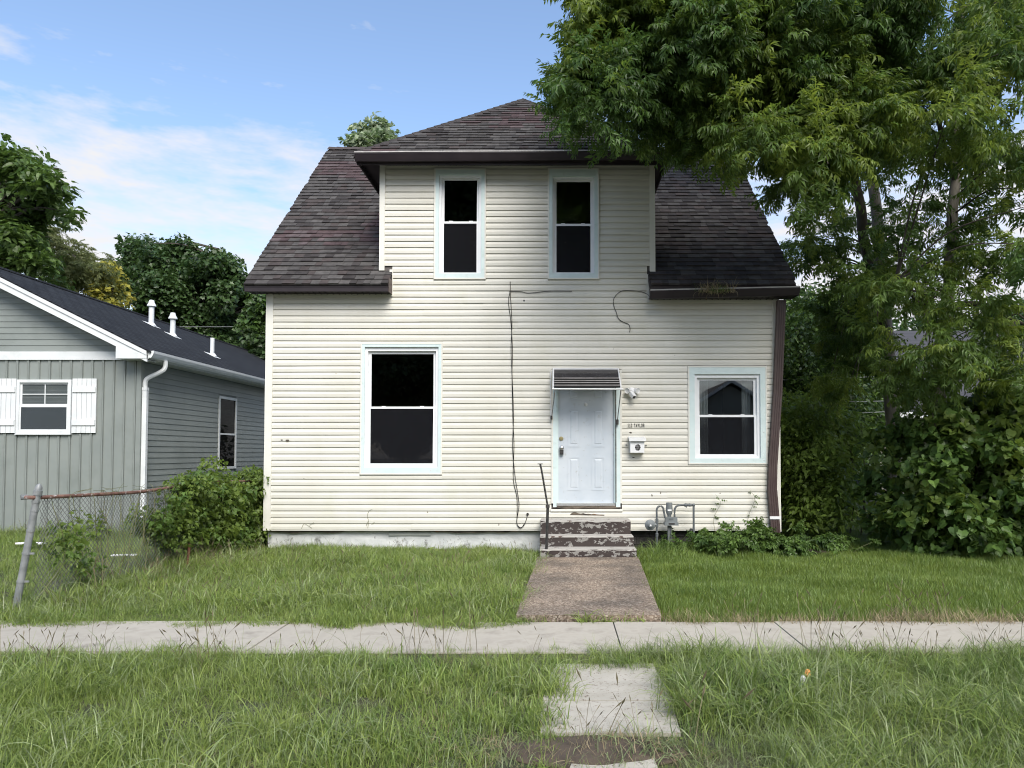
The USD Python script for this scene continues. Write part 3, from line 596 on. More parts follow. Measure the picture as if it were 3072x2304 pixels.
g, l = gutter(HX0 - .01, HX1 + .04, HY + .005, HZ0 - .035, HZ0 - .005, h=.135); gp = part('gutter', house); g.build('trough', M_brownmetal, gp); l.build('lip', M_lip, gp)
MB().box(HX0, HX1, HY + .008, HY + .03, HZ0 - .20, HZ0 - .015).build('fascia', M_brownmetal, house)
soffit(HX0 + .02, HX1 - .02, HY + .03, YW - .001, 6.33)
for x0, x1 in ((HX0, DXL - .011), (DXR + .011, HX1)):
    MB().box(x0, x1, YW + .0, YE + (6.35 - ZE) / SL + .05, 6.33, 6.345).build('side_soffit', M_brownmetal, house)
for x in (HX0, HX1): MB().box(x - .01, x + .01, HY + .03, YE + (HZ0 - ZE) / SL, 6.25, HZ0 - .02).build('side_fascia', M_brownmetal, house)
# downspout at the right corner, leaning as it goes down
mb = MB(); q = [(3.60, 4.10, 11.86), (3.56, 3.3, 11.93), (3.50, 2.2, 11.945), (3.42, 1.35, 11.945), (3.45, .33, 11.945)]
q = [(3.605, 4.07, 11.89), (3.545, 2.6, 11.94), (3.455, 1.42, 11.94), (3.44, 1.02, 11.94), (3.465, .68, 11.94), (3.487, .335, 11.935)]
for i, ((x, z, y), (x2, z2, y2)) in enumerate(zip(q, q[1:])):
    w = .068 if i < 3 else .072; e = .004 if i == 3 else 0
    v = [(x - w, y - .055 - e, z), (x + w, y - .055 - e, z), (x + w, y + .03, z), (x - w, y + .03, z), (x2 - w, y2 - .055 - e, z2), (x2 + w, y2 - .055 - e, z2), (x2 + w, y2 + .03, z2), (x2 - w, y2 + .03, z2)]
    mb.add(v, [[0, 1, 5, 4], [1, 2, 6, 5], [2, 3, 7, 6], [3, 0, 4, 7], [0, 3, 2, 1], [4, 5, 6, 7]])
    for t in (-.5, .0, .5): mb.add([(x + w * t - .006, y - .055 - e, z), (x + w * t + .006, y - .055 - e, z), (x2 + w * t + .006, y2 - .055 - e, z2), (x2 + w * t - .006, y2 - .055 - e, z2), (x + w * t, y - .060 - e, z), (x2 + w * t, y2 - .060 - e, z2)], [[0, 4, 5, 3], [4, 1, 2, 5]])
mb.build('downspout', M_brownspout, house); MB().box(3.39, 3.565, 11.868, 11.90, .555, .60).build('downspout_strap', M_white_plastic, house)

# ---------------------------------------------------------------- things by the front wall
st = T('front_steps', 'three concrete front steps with peeling brown paint', 'steps', (.42, 11.4, 0))
def step(x0, x1, y0, y1, z0, z1, nm):
    m = trimesh.creation.box((x1 - x0, y1 - y0, z1 - z0)).subdivide().subdivide().subdivide(); m.apply_translation(((x0 + x1) / 2, (y0 + y1) / 2, (z0 + z1) / 2))
    v = m.vertices.copy(); v += (np.stack([meshkit.fbm(v * 6 + 3 * i, 3, 40 + i) for i in range(3)], -1) - .5) * .016
    MB().add(v, m.faces).build(nm, M_steps, st, smooth=35)
    n = 40; xs = np.linspace(x0 + .005, x1 - .005, n); mb = MB(); yf = y0 - .004 + (meshkit.noise(np.stack([xs * 9, 0 * xs, 0 * xs], -1)) - .5) * .01
    drop = .012 + .03 * np.clip(meshkit.fbm(np.stack([xs * 5, 0 * xs + z1, 0 * xs], -1), 4) - .42, 0, 1) * 3
    for i in range(n - 1):
        mb.quad((xs[i], yf[i], z1 - drop[i]), (xs[i + 1], yf[i + 1], z1 - drop[i + 1]), (xs[i + 1], yf[i + 1] + .004, z1 + .006), (xs[i], yf[i] + .004, z1 + .006))
        mb.quad((xs[i], yf[i] + .004, z1 + .006), (xs[i + 1], yf[i + 1] + .004, z1 + .006), (xs[i + 1], y1, z1 + .008), (xs[i], y1, z1 + .008))
    mb.build('tread', M_tread, st)
step(-.268, 1.135, 11.56, 11.97, -.1, .555, 'step'); step(-.275, 1.15, 11.27, 11.57, -.1, .345, 'step'); step(-.27, 1.165, 10.98, 11.28, -.1, .185, 'step')

hr = T('handrail', 'bent black iron handrail post beside the steps', 'handrail', (-.17, 11.0, .1))
MB().tube(bez([(-.262, 11.0, 1.445), (-.235, 11.0, 1.32), (-.15, 11.0, .82)], 4), .0145, 8).build('upper_rail', M_black, hr)
MB().tube(bez([(-.15, 11.0, .83), (-.158, 11.0, .45), (-.175, 11.0, .05)], 4), .021, 8).build('post', M_black, hr)
MB().box(-.30, -.225, 10.985, 11.015, 1.443, 1.455).build('cap', M_black, hr); MB().box(-.18, -.12, 10.975, 11.025, .80, .845).build('joint', M_black, hr)

mbx = T('mailbox', 'white wall mailbox with black round emblem beside the door', 'mailbox', (1.27, 11.9, 1.6))
MB().box(1.158, 1.382, 11.84, 11.98, 1.615, 1.83).build('box', M_white_plastic, mbx); MB().slab([(1.135, 11.80, 1.835), (1.405, 11.80, 1.835), (1.405, 11.985, 1.875), (1.135, 11.985, 1.875)], (0, 0, -.016)).box(1.135, 1.405, 11.796, 11.80, 1.80, 1.84).build('lid', M_white_plastic, mbx)
mb = MB().lathe((1.278, 11.84, 1.70), (0, -1, 0), [(0, .012), (.003, .012), (.003, 0)], 10)
for i in range(10):
    a = i * PI / 5; mb.lathe((1.278 + .034 * math.cos(a), 11.84, 1.70 + .040 * math.sin(a)), (0, -1, 0), [(0, .013), (.003, .013), (.003, 0)], 8)
for i in range(6):
    a = i * PI / 3; mb.lathe((1.278 + .019 * math.cos(a), 11.84, 1.70 + .021 * math.sin(a)), (0, -1, 0), [(0, .0085), (.003, .0085), (.003, 0)], 6)
mb.build('emblem', M_black, mbx)
MB().slab([(1.20, 11.838, 1.80), (1.225, 11.838, 1.805), (1.262, 11.838, 1.735), (1.24, 11.838, 1.73)], (0, -.003, 0)).build('latch', M_alu, mbx); MB().box(1.205, 1.24, 11.836, 11.84, 1.80, 1.815).build('slot', M_black, mbx)
MB().box(1.095, 1.12, 11.965, 11.98, 1.735, 1.75).box(1.41, 1.44, 11.965, 11.98, 1.73, 1.742).build('bracket', M_grey_metal, mbx)

sl = T('security_light', 'white twin floodlight with a small camera beside the awning', 'security light', (1.19, 11.95, 2.55))
MB().lathe((1.20, 11.98, 2.615), (0, -1, 0), [(0, .055), (.03, .055), (.045, .04), (.05, 0)], 16).lathe((1.20, 11.93, 2.615), (.2, -.5, -.5), [(0, .03), (.05, .03), (.06, 0)], 12).build('base', M_white_plastic, sl, smooth=40)
for sx in (-1, 1):
    ax = np.array([sx * .55, -.75, -.25]); o = np.array([1.20 + sx * .055, 11.92, 2.625])
    MB().lathe(o, ax, [(-.01, .012), (.0, .03), (.03, .042), (.055, .047), (.058, .044), (.05, .038), (.045, 0)], 16).build('lamp_head', M_white_plastic, sl, smooth=40)
d = np.array([.35, -.6, -.62]); d /= np.linalg.norm(d); sx_ = np.cross(d, [0, 0, 1]); sx_ /= np.linalg.norm(sx_); uz = np.cross(sx_, d); o = np.array([1.185, 11.90, 2.57])
Mx = np.eye(4); Mx[:3, 0] = sx_; Mx[:3, 1] = d; Mx[:3, 2] = uz; Mx[:3, 3] = o
MB().box(-.032, .032, -.02, .10, -.03, .03, Mx).build('camera_body', M_white_plastic, sl); MB().box(-.024, .024, .1, .103, -.022, .022, Mx).build('camera_face', M_black, sl)

# gas meter
gm = T('gas_meter', 'grey gas meter with bent pipes and regulator right of the steps', 'gas meter', (1.75, 11.72, .1)); Yg = 11.72
MB().box(1.69, 1.875, Yg - .07, Yg + .06, .52, .602).box(1.675, 1.89, Yg - .085, Yg + .07, .475, .522).build('meter_body', M_meter, gm)
MB().box(1.735, 1.83, Yg - .0875, Yg - .085, .49, .515).build('plate', M_black, gm); MB().box(1.74, 1.81, Yg - .0725, Yg - .07, .56, .585).build('register', M_meter_dark, gm)
MB().lathe((1.757, Yg, .60), (0, 0, 1), [(0, .03), (.03, .03), (.05, .045), (.1, .055), (.18, .05), (.215, .05), (.23, .046), (.23, 0)], 14).build('index_cap', M_meter, gm, smooth=40); MB().box(1.725, 1.785, Yg - .058, Yg - .053, .70, .725).build('index_window', M_white_plastic, gm)
MB().tube(bez([(1.561, Yg, .05), (1.561, Yg, .6), (1.559, Yg, .70), (1.575, Yg, .752), (1.615, Yg, .775), (1.655, Yg, .752), (1.67, Yg, .70), (1.69, Yg, .59)], 6), .0155, 8).build('inlet_pipe', M_meter_dark, gm, smooth=40)
MB().lathe((1.561, Yg, .45), (0, 0, 1), [(0, .024), (.12, .024), (.12, 0)], 10).lathe((1.561, Yg, .29), (0, 0, 1), [(0, .022), (.05, .026), (.06, .02), (.06, 0)], 8).build('fitting', M_meter_dark, gm)
MB().lathe((1.455, Yg + .04, .478), (0, -1, 0), [(0, .03), (.02, .07), (.035, .085), (.05, .085), (.062, .07), (.09, .035), (.11, .03), (.11, 0)], 18).tube([(1.455, Yg, .478), (1.561, Yg, .485)], .024, 8).build('regulator', M_meter, gm, smooth=40)
MB().lathe((1.455, Yg - .07, .478), (0, -1, 0), [(0, .014), (.006, .014), (.006, 0)], 8).build('regulator_plug', M_alu, gm)
MB().tube(bez([(1.842, Yg, .58), (1.842, Yg, .70), (1.862, Yg, .76), (1.91, Yg, .785), (2.0, Yg, .79), (2.12, Yg, .79)], 6), .0155, 8).tube([(2.142, Yg, .80), (2.142, Yg, .36)], .017, 8).tube([(2.142, Yg, .40), (2.142, 12.05, .38)], .017, 8).build('outlet_pipe', M_meter_dark, gm, smooth=40)
MB().lathe((1.99, Yg, .79), (1, 0, 0), [(0, .022), (.03, .03), (.06, .022), (.09, .028), (.13, .02), (.13, 0)], 8).tube([(2.02, Yg, .79), (2.02, Yg - .05, .76)], .01, 6).lathe((2.125, Yg, .79), (1, 0, 0), [(0, .024), (.034, .024), (.034, 0)], 8).build('valve', M_meter_dark, gm)
MB().box(1.728, 1.784, Yg - .02, Yg + .02, -.05, .475).box(1.728, 1.736, Yg - .035, Yg - .02, -.05, .475).box(1.776, 1.784, Yg - .035, Yg - .02, -.05, .475).build('support_channel', M_meter_dark, gm)

# cables
cb = T('wall_cable', 'thin black cable hanging down the wall between window and door', 'cable', (-.7, 11.97, .4)); yc = YW - .026
MB().tube(bez([(-.776, yc, 4.40), (-.776, yc, 4.25), (-.80, yc, 4.12), (-.795, yc, 3.98), (-.76, yc, 3.72), (-.735, yc, 3.25), (-.742, yc, 2.9), (-.728, yc, 2.2), (-.708, yc, 1.75), (-.718, yc, 1.2), (-.66, yc, .9), (-.655, yc, .62), (-.66, yc, .48), (-.61, yc, .415), (-.55, yc, .44), (-.50, yc, .56), (-.49, yc, .62)], 6), .0055, 5).build('strand', M_cable, cb)
MB().tube(bez([(-.775, yc, 4.23), (-.76, yc - .006, 4.0), (-.745, yc - .006, 3.7), (-.758, yc - .006, 3.3), (-.735, yc - .006, 2.75), (-.715, yc - .006, 2.2), (-.73, yc - .006, 1.7), (-.69, yc - .006, 1.25), (-.64, yc - .006, .92), (-.625, yc - .006, .75), (-.66, yc - .006, .5), (-.60, yc - .006, .40), (-.52, yc - .006, .50)], 6), .0052, 5).build('strand', M_cable, cb)
MB().tube(bez([(-.79, yc, 4.235), (-.6, yc, 4.232), (-.5, yc, 4.215), (-.36, yc, 4.222), (-.1, yc, 4.245), (.12, yc, 4.245), (.23, yc, 4.243)], 6), .0062, 5).build('strand', M_cable, cb)
MB().lathe((-.487, yc + .01, .625), (0, -1, 0), [(0, .022), (.02, .02), (.02, 0)], 10).build('wall_socket', M_black, cb)
MB().lathe((-.55, yc + .012, 4.09), (0, -1, 0), [(0, .016), (.006, .016), (.006, 0)], 8).build('plug', M_black, cb)
cb2 = T('loose_cable', 'loose black cable curling out under the right gutter', 'cable', (1.2, 11.97, 3.5))
MB().tube(bez([(1.50, yc, 4.14), (1.46, yc, 4.19), (1.36, yc, 4.235), (1.2, yc, 4.255), (1.05, yc, 4.25), (.96, yc, 4.19), (.905, yc, 4.10), (.915, yc, 3.99), (.95, yc, 3.90), (.99, yc, 3.79), (1.07, yc, 3.735), (1.15, yc, 3.70), (1.175, yc, 3.63), (1.165, yc, 3.57)], 6), .0052, 5).build('strand', M_cable, cb2)

# ---------------------------------------------------------------- the neighbouring house
NX, NY, NZ = -7.9, 14.0, .15
def nroof(x): return 3.52 + .5 * (-7.58 - x)
RIDX = -11.2; RIDZ = nroof(RIDX); NL = 2 * RIDX - NX
nh = T('sage_house', 'single storey sage green house with dark roof and white trim', 'house', (-11.2, 20, 0))
MB().box(NL, NX - .004, NY + .012, 27, NZ + .005, 3.38).box(NL, NX, NY + .05, 27.02, -.2, NZ).build('wall', M_sage_dark, nh)
MB().slab([(NL, NY + .012, 3.38), (NX - .01, NY + .012, 3.38), (RIDX, NY + .012, RIDZ - .15)], (0, .15, 0)).build('gable_wall', M_sage_dark, nh)
NW = (-10.225, -9.195, 1.975, 3.00)
# board and batten front: one panel at a time
x = NL + .02
while x < NX - .10:
    x1 = min(x + .2032, NX - .075); 
    for a, b in ([(NZ, 3.375)] if (x1 < NW[0] or x > NW[1]) else [(NZ, NW[2]), (NW[3], 3.375)]):
        mb = MB(); y = NY
        pr = [(x, .010), (x + .004, .0), (x + .143, .0), (x + .146, .010), (x + .151, .010), (x + .153, -.020), (x + .166, -.020), (x + .168, -.013), (x + .174, -.013), (x + .176, -.020), (x + .190, -.020), (x + .193, .010), (x1, .010)] if x1 - x > .19 else [(x, .006), (x + .01, 0), (x1, 0)]
        v = [(px, y + py, zz) for zz in (a, b) for px, py in pr]; n = len(pr); mb.add(v, [[i, i + 1, n + i + 1, n + i] for i in range(n - 1)]); mb.build('wall_panel', M_sage, nh)
    x = x1
MB().box(NX - .075, NX + .012, NY - .022, NY + .012, NZ, 3.36).box(NX, NX + .012, NY + .012, NY + .09, NZ, 3.36).build('corner_board', M_sage, nh)
E2 = .1135
def nplank(pts):     # lap plank given two ends (a, b) at z0 and its height
    return pts
z = 3.54; k = 0
while z < RIDZ - .25:
    hw = (RIDZ - .16 - z) / .5; hw2 = (RIDZ - .16 - z - E2) / .5; a, b, c, d = max(NL, RIDX - hw), RIDX + hw, RIDX - max(hw2, .01), RIDX + max(hw2, .01)
    b = min(b, NX - .02); d = min(d, NX - .02); v = [(a, NY - .014, z), (b, NY - .014, z), (b, NY + .004, z), (a, NY + .004, z), (c, NY - .003, z + E2), (d, NY - .003, z + E2), (c, NY + .008, z + E2 - .001), (d, NY + .008, z + E2 - .001)]
    MB().add(v, [[0, 1, 5, 4], [3, 2, 1, 0], [4, 5, 7, 6]]).build('siding_plank', M_sage, nh); z += E2
SW = (17.2, 18.15, 1.24, 2.95)     # side window along y
z = NZ + .01
while z < 3.33:
    h = min(E2, 3.36 - z)
    segs = [(NY + .09, 27.0)] if (z + h < SW[2] or z > SW[3]) else [(NY + .09, SW[0]), (SW[1], 27.0)]
    for a, b in segs:
        m = [a, b]
        if b - a > 5: m = [a, R.uniform(a + 1.5, b - 2), b]
        for c, d in zip(m, m[1:]):
            v = [(NX + .015, c, z), (NX + .015, d, z), (NX - .003, d, z), (NX - .003, c, z), (NX + .003, c, z + h), (NX + .003, d, z + h), (NX - .006, c, z + h), (NX - .006, d, z + h)]
            MB().add(v, [[0, 1, 5, 4], [3, 2, 1, 0], [4, 5, 7, 6]]).build('siding_plank', M_sage, nh)
    z += E2
MB().box(NL, NX - .27, NY - .035, NY + .01, 3.375, 3.535).build('band_board', M_nwhite, nh)
nr = part('roof', nh); yf, yb = 13.62, 27.3
def rs_(x0, x1, y0, y1, dz, th, mb): return mb.slab([(x0, y0, nroof(x0) + dz), (x1, y0, nroof(x1) + dz), (x1, y1, nroof(x1) + dz), (x0, y1, nroof(x0) + dz)], (0, 0, -th))
rs_(RIDX, -7.53, yf, yb, .0, .03, MB()).build('shingles', M_nroof, nr)
MB().slab([(RIDX, yf, RIDZ), (2 * RIDX + 7.53, yf, nroof(-7.53)), (2 * RIDX + 7.53, yb, nroof(-7.53)), (RIDX, yb, RIDZ)], (0, 0, -.03)).build('shingles', M_nroof, nr)
mb = MB(); y = yf
while y < yb:
    mb.slab([(RIDX - .14, y, RIDZ - .04), (RIDX, y, RIDZ + .03), (RIDX, y + .2, RIDZ + .018), (RIDX - .14, y + .2, RIDZ - .052)], (0, 0, -.01)).slab([(RIDX, y, RIDZ + .03), (RIDX + .14, y, RIDZ - .04), (RIDX + .14, y + .2, RIDZ - .052), (RIDX, y + .2, RIDZ + .018)], (0, 0, -.01)); y += .16
mb.build('ridge_cap', M_nroof, nr)
mb = MB()
for sgn in (1, -1):
    X = lambda x: RIDX + sgn * (x - RIDX)
    for y0, y1, dz, th in ((yf + .02, yf + .05, -.032, .20), (yf + .0, yf + .02, -.032, .075)):
        mb.slab([(X(RIDX), y0, nroof(RIDX) + dz), (X(-7.60), y0, nroof(-7.60) + dz), (X(-7.60), y0, nroof(-7.60) + dz - th), (X(RIDX), y0, nroof(RIDX) + dz - th)], (0, y1 - y0, 0))
mb.build('rake_board', M_nwhite, nh)
MB().slab([(RIDX, yf + .05, RIDZ - .2), (-7.62, yf + .05, nroof(-7.62) - .2), (-7.62, NY, nroof(-7.62) - .2), (RIDX, NY, RIDZ - .2)], (0, 0, -.012)).build('rake_soffit', M_nwhite, nh)
MB().slab([(-8.17, yf + .012, nroof(-8.17) - .235), (-8.17, yf + .012, 3.36), (-7.60, yf + .012, 3.36), (-7.60, yf + .012, nroof(-7.6) - .1)], (0, .40, 0)).build('eave_box', M_nwhite, nh)
MB().box(-7.9, -7.60, NY + .03, yb, 3.352, 3.362).build('soffit', M_nwhite, nh); MB().box(-7.61, -7.585, yf + .06, yb, 3.36, 3.49).build('fascia', M_nwhite, nh)
gx = -7.583
pr = [(0, 3.50), (0, 3.375), (.05, 3.375), (.075, 3.41), (.10, 3.46), (.105, 3.505), (.092, 3.505)]; n = len(pr)
ng = part('gutter', nh); mb = MB().add([(gx + a, y, z) for y in (yf + .04, yb) for a, z in pr], [[i, i + 1, n + i + 1, n + i] for i in range(n - 1)]); mb.add([(gx + a, yf + .04, z) for a, z in pr], [[0, i, i + 1] for i in range(1, n - 1)]); mb.build('trough', M_nwhite, ng)
q = bez([(gx + .055, 14.16, 3.38), (gx + .055, 14.16, 3.28), (gx + .03, 14.14, 3.20), (-7.66, 14.1, 3.12), (-7.80, 14.06, 3.04), (NX + .055, 14.05, 2.96), (NX + .055, 14.05, 2.8)], 5)
mb = MB().tube(q, .042, 8); mb.box(NX + .018, NX + .10, 14.015, 14.085, .12, 2.82); mb.build('downspout', M_nwhite, nh, smooth=40)
MB().box(NX + .015, NX + .105, 14.01, 14.09, 2.80, 2.86).build('downspout_elbow', M_nwhite, nh)
# front window with grid, blinds and shutters
w = part('window', nh, 'white front window with blinds'); a, b, c, d = NW
MB().frame(a, b, c, d, .055, NY - .045, NY + .012).box(a - .01, b + .01, NY - .055, NY - .02, c - .018, c).build('frame', M_nwhite, w)
mid = c + .54 * (d - c) - .02
MB().frame(a + .055, b - .055, mid, d - .055, .032, NY - .012, NY + .012).box((a + b) / 2 - .008, (a + b) / 2 + .008, NY - .006, NY + .006, mid + .032, d - .087).box(a + .087, b - .087, NY - .005, NY + .005, (mid + d - .06) / 2 - .008, (mid + d - .06) / 2 + .008).build('upper_sash', M_nwhite, w)
MB().frame(a + .055, b - .055, c + .055, mid, .03, NY - .030, NY - .012).build('lower_sash', M_nwhite, w)
MB().box(a + .08, b - .08, NY + .0, NY + .003, mid + .02, d - .08).build('pane', M_glass_dull, w); MB().box(a + .08, b - .08, NY - .02, NY - .017, c + .08, mid - .02).build('pane', M_glass_dull, w); MB().box(a + .08, b - .08, NY - .027, NY - .0265, c + .08, mid - .02).build('insect_screen', M_screen_light, w)
for i in range(34):
    zz = c + .08 + i * .026
    if zz < d - .08: MB().slab([(a + .07, NY + .006, zz), (b - .07, NY + .006, zz), (b - .07, NY + .010, zz + .024), (a + .07, NY + .010, zz + .024)], (0, .001, 0)).build('blind_slat', M_blind, w)
for s0, s1 in ((b + .015, b + .475), (a - .475, a - .015)):
    s = part('shutter', nh); nb = 5
    for i in range(nb): MB().box(s0 + (s1 - s0) * i / nb + .004, s0 + (s1 - s0) * (i + 1) / nb - .004, NY - .035, NY - .014, c + .015, d + .02).build('shutter_board', M_nwhite, s)
    for zz in (c + .16, d - .24): MB().box(s0 + .012, s1 - .012, NY - .055, NY - .034, zz, zz + .105).build('shutter_batten', M_nwhite, s)
# side window
w = part('window', nh, 'narrow white side window'); a, b, c, d = SW; mb = MB()
for y0, y1, z0, z1 in ((a, a + .06, c, d), (b - .06, b, c, d), (a + .06, b - .06, c, c + .06), (a + .06, b - .06, d - .06, d)): mb.box(NX - .01, NX + .03, y0, y1, z0, z1)
mb.build('frame', M_nwhite, w); mm = (c + d) / 2 - .05; MB().box(NX - .008, NX + .018, a + .06, b - .06, mm, mm + .04).build('sash_rail', M_nwhite, w)
MB().box(NX + .003, NX + .006, a + .05, b - .05, mm + .04, d - .05).build('pane', M_glass_dull, w); MB().box(NX + .010, NX + .013, a + .05, b - .05, c + .05, mm).build('pane', M_glass_dull, w); MB().box(NX - .003, NX - .001, a + .05, b - .05, c + .05, d - .05).build('blind', M_dark, w)
# roof vents
for x, ztop, capd in ((-10.21, 5.47, 1), (-9.67, 5.15, 1), (-8.67, 4.50, 0)):
    z0 = nroof(x); v = part('vent_pipe', nr); yv = 18.5
    MB().tube([(x, yv, z0 - .02), (x, yv, ztop - (.16 if capd else 0))], .062 if capd else .05, 12).build('pipe', M_nwhite, v, smooth=50)
    MB().slab([(x - .13, yv - .16, nroof(x - .13) + .004), (x + .15, yv - .16, nroof(x + .15) + .004), (x + .15, yv + .16, nroof(x + .15) + .004), (x - .13, yv + .16, nroof(x - .13) + .004)], (0, 0, .006)).lathe((x, yv, z0 - .03), (0, 0, 1), [(0, .12), (.06, .08), (.08, .066)], 12).build('flashing', M_nwhite, v)
    if capd: MB().lathe((x, yv, ztop - .17), (0, 0, 1), [(0, .065), (.0, .105), (.025, .105), (.09, .07), (.10, .072), (.155, .055), (.165, 0)], 14).build('cap', M_nwhite, v, smooth=30)

# ---------------------------------------------------------------- chain link fence, leaning post
fp0, fp1 = np.array([-5.56, 7.63, -.1]), np.array([-5.425, 7.75, 1.215])
fe = T('chain_link_fence', 'rusty chain link fence with leaning grey post, overgrown with vines', 'fence', (-5.4, 9.5, 0))
MB().tube([fp0, fp1], .034, 14).build('post', M_grey_metal, fe, smooth=50); d_ = (fp1 - fp0) / np.linalg.norm(fp1 - fp0)
MB().lathe(fp1 - d_ * .05, d_, [(0, .042), (.05, .042), (.055, .036), (.085, .034), (.115, .018), (.125, 0)], 14).build('post_cap', M_grey_metal, fe, smooth=35)
for t in (.30, .52, .70, .86, .93): MB().lathe(fp0 + d_ * t * 1.3, d_, [(-.011, .034), (-.011, .039), (.011, .039), (.011, .034)], 12).build('band', M_grey_metal, fe)
for t in (.30, .52): c = fp0 + d_ * t * 1.3; MB().box(c[0] + .03, c[0] + .085, c[1] - .005, c[1] + .005, c[2] - .01, c[2] + .01).build('band_bolt', M_grey_metal, fe)
railp = bez([(-5.535, 7.67, 1.150), (-5.42, 7.78, 1.143), (-5.33, 8.6, 1.128), (-5.26, 9.4, 1.12), (-5.17, 10.3, 1.16), (-5.10, 11.2, 1.17), (-5.0, 12.4, 1.15)], 5)
MB().tube(railp, .021, 10).build('top_rail', M_rust, fe, smooth=50); MB().lathe((-5.535, 7.67, 1.15), (-.7, -.7, 0), [(-.05, .026), (.0, .028), (.01, .03), (.012, .012), (.0, .012)], 10).build('rail_end', M_grey_metal, fe)
mb = MB(); Lf = 4.7; dia = .062
def fpt(s, z):
    t = s / Lf; i = t * (len(railp) - 6) + 5; k = int(min(i, len(railp) - 2)); q = railp[k] + (railp[k + 1] - railp[k]) * (i - k); zt = q[2] - .02
    lean = (1 - min(1, s / .8)) * (1 - z / 1.12) * .09
    return np.array([q[0] - lean + .012 * math.sin(s * 5 + z * 3), q[1] - .02, z * zt / 1.12])
s = -1.12
while s < Lf:
    for sg in (1, -1):
        pts = []; 
        for kz in range(0, 13):
            z = kz * 1.12 / 12; ss = s + z * sg + (0 if sg > 0 else 1.12)
            if 0 <= ss <= Lf: pts.append(fpt(ss, z) + np.array([.002 * sg, .002 * sg, 0]))
        if len(pts) > 1: mb.tube(pts, .0030, 3, cap=False)
    s += dia
mb.build('wire_mesh', M_wire, fe)
mb = MB()
for k in range(60):
    s = .03 + k * .062; mb.tube([fpt(s, 1.09), railp[min(len(railp) - 1, int(5 + s / Lf * (len(railp) - 6)))] + np.array([0, 0, .027])], .0022, 3, cap=False) if k % 3 == 0 else None
mb.build('tie_wire', M_grey_metal, fe)
MB().tube([(-5.07, 11.1, -.1), (-5.09, 11.1, 1.2)], .028, 10).build('post', M_rust, fe, label='rusty middle post hidden among vines')

# stakes and scraps
tk = T('rusty_stake', 'short rusty orange stake among the fence vines', 'stake', (-4.9, 9.8, 0)); MB().tube([(-4.93, 9.9, -.05), (-4.90, 9.9, .40)], .018, 6).build('rod', surf('orange_rust', (.16, .06, .035), (.11, .05, .035), 20, .9), tk)
top(MB().box(-8.75, -8.30, 12.0, 12.1, .14, .165), 'white_board', M_white_plastic, 'white board lying in the grass left of the fence post', 'board')
top(MB().slab([(-6.55, 10.9, .10), (-6.2, 10.95, .10), (-6.2, 11.0, .11), (-6.55, 10.97, .11)], (0, 0, .012)), 'white_board', M_white_plastic, 'second thin white board lying in grass behind the fence mesh', 'board')
mb = MB(); v = trimesh.creation.icosphere(1, .045); v.apply_translation((.95, 4.62, .26)); mb.tm(v)
lt = T('litter', 'crumpled orange and blue candy wrapper caught in the tall grass', 'litter', (1.62, 4.9, .1))
for (ox, oz, mt) in ((0, .18, surf('orange_wrapper', (.75, .28, .06), (.85, .45, .15), 30, .4)), (-.03, .14, M_white_plastic), (-.045, .10, surf('blue_wrapper', (.05, .10, .30), (.03, .06, .2), 30, .4))):
    m = trimesh.creation.icosphere(1, .022); vv = m.vertices * np.array([1, .7, 1.1]) + (meshkit.noise(m.vertices * 60)[:, None] - .5) * .02 + np.array([1.62 + ox, 4.85, oz]); MB().add(vv, m.faces).build('scrap', mt, lt)

# house far right behind the trees
bh = T('back_house', 'low beige house with dark roof behind the right-hand trees', 'house', (13, 24, 0))
MB().box(8.9, 17, 20.5, 29, -.2, 2.75).build('wall', surf('beige_siding', (.24, .225, .19), (.28, .265, .225), 2, .6), bh)
z = .3
while z < 2.7: MB().slab([(8.9, 20.485, z), (17, 20.485, z), (17, 20.497, z + .11), (8.9, 20.497, z + .11)], (0, .002, 0)).build('siding_plank', L('beige_siding'), bh); z += .115
MB().slab([(8.4, 20.0, 2.72), (17.5, 20.0, 2.72), (17.5, 24.6, 5.7), (8.4, 24.6, 5.7)], (0, 0, -.08)).slab([(8.4, 24.6, 5.7), (17.5, 24.6, 5.7), (17.5, 29.3, 2.72), (8.4, 29.3, 2.72)], (0, 0, -.08)).build('roof', usdkit.material(stage, L('back_roof'), {'g': ('geometry', {}), 'w': ('wave_texture', {'bands_direction': 'z', 'profile': 'saw', 'scale': 2.2, 'distortion': .3}), 'r': ('rgb_ramp', {'ramp': [(0, (.02, .02, .026)), (.15, (.05, .05, .058)), (1, (.045, .045, .052))]}), 'p': ('principled_bsdf', {'roughness': .95})}, [('g.position', 'w.vector'), ('w.fac', 'r.fac'), ('r.color', 'p.base_color')], surface='p.BSDF'), bh)
MB().box(8.4, 17.5, 19.96, 20.0, 2.56, 2.72).build('fascia', M_nwhite, bh); MB().slab([(8.9, 20.5, 2.7), (8.9, 29, 2.7), (8.9, 24.6, 5.6)], (.1, 0, 0)).build('gable_wall', L('beige_siding'), bh)
MB().frame(10.4, 11.4, 1.2, 2.3, .07, 20.44, 20.5).build('window_frame', M_nwhite, bh); MB().box(10.47, 11.33, 20.47, 20.48, 1.27, 2.23).build('pane', M_dark, bh)
pl = T('utility_pole', 'thin grey utility mast with crossbar behind the right trees', 'pole', (6.95, 18.5, 0))
MB().tube([(6.95, 18.5, 0), (6.95, 18.5, 4.6)], .035, 8).build('mast', M_grey_metal, pl); MB().box(6.2, 7.7, 18.48, 18.52, 4.05, 4.09).build('crossbar', M_grey_metal, pl); MB().tube([(6.95, 18.5, 3.7), (6.6, 18.4, 3.1)], .012, 6).build('brace', M_grey_metal, pl)
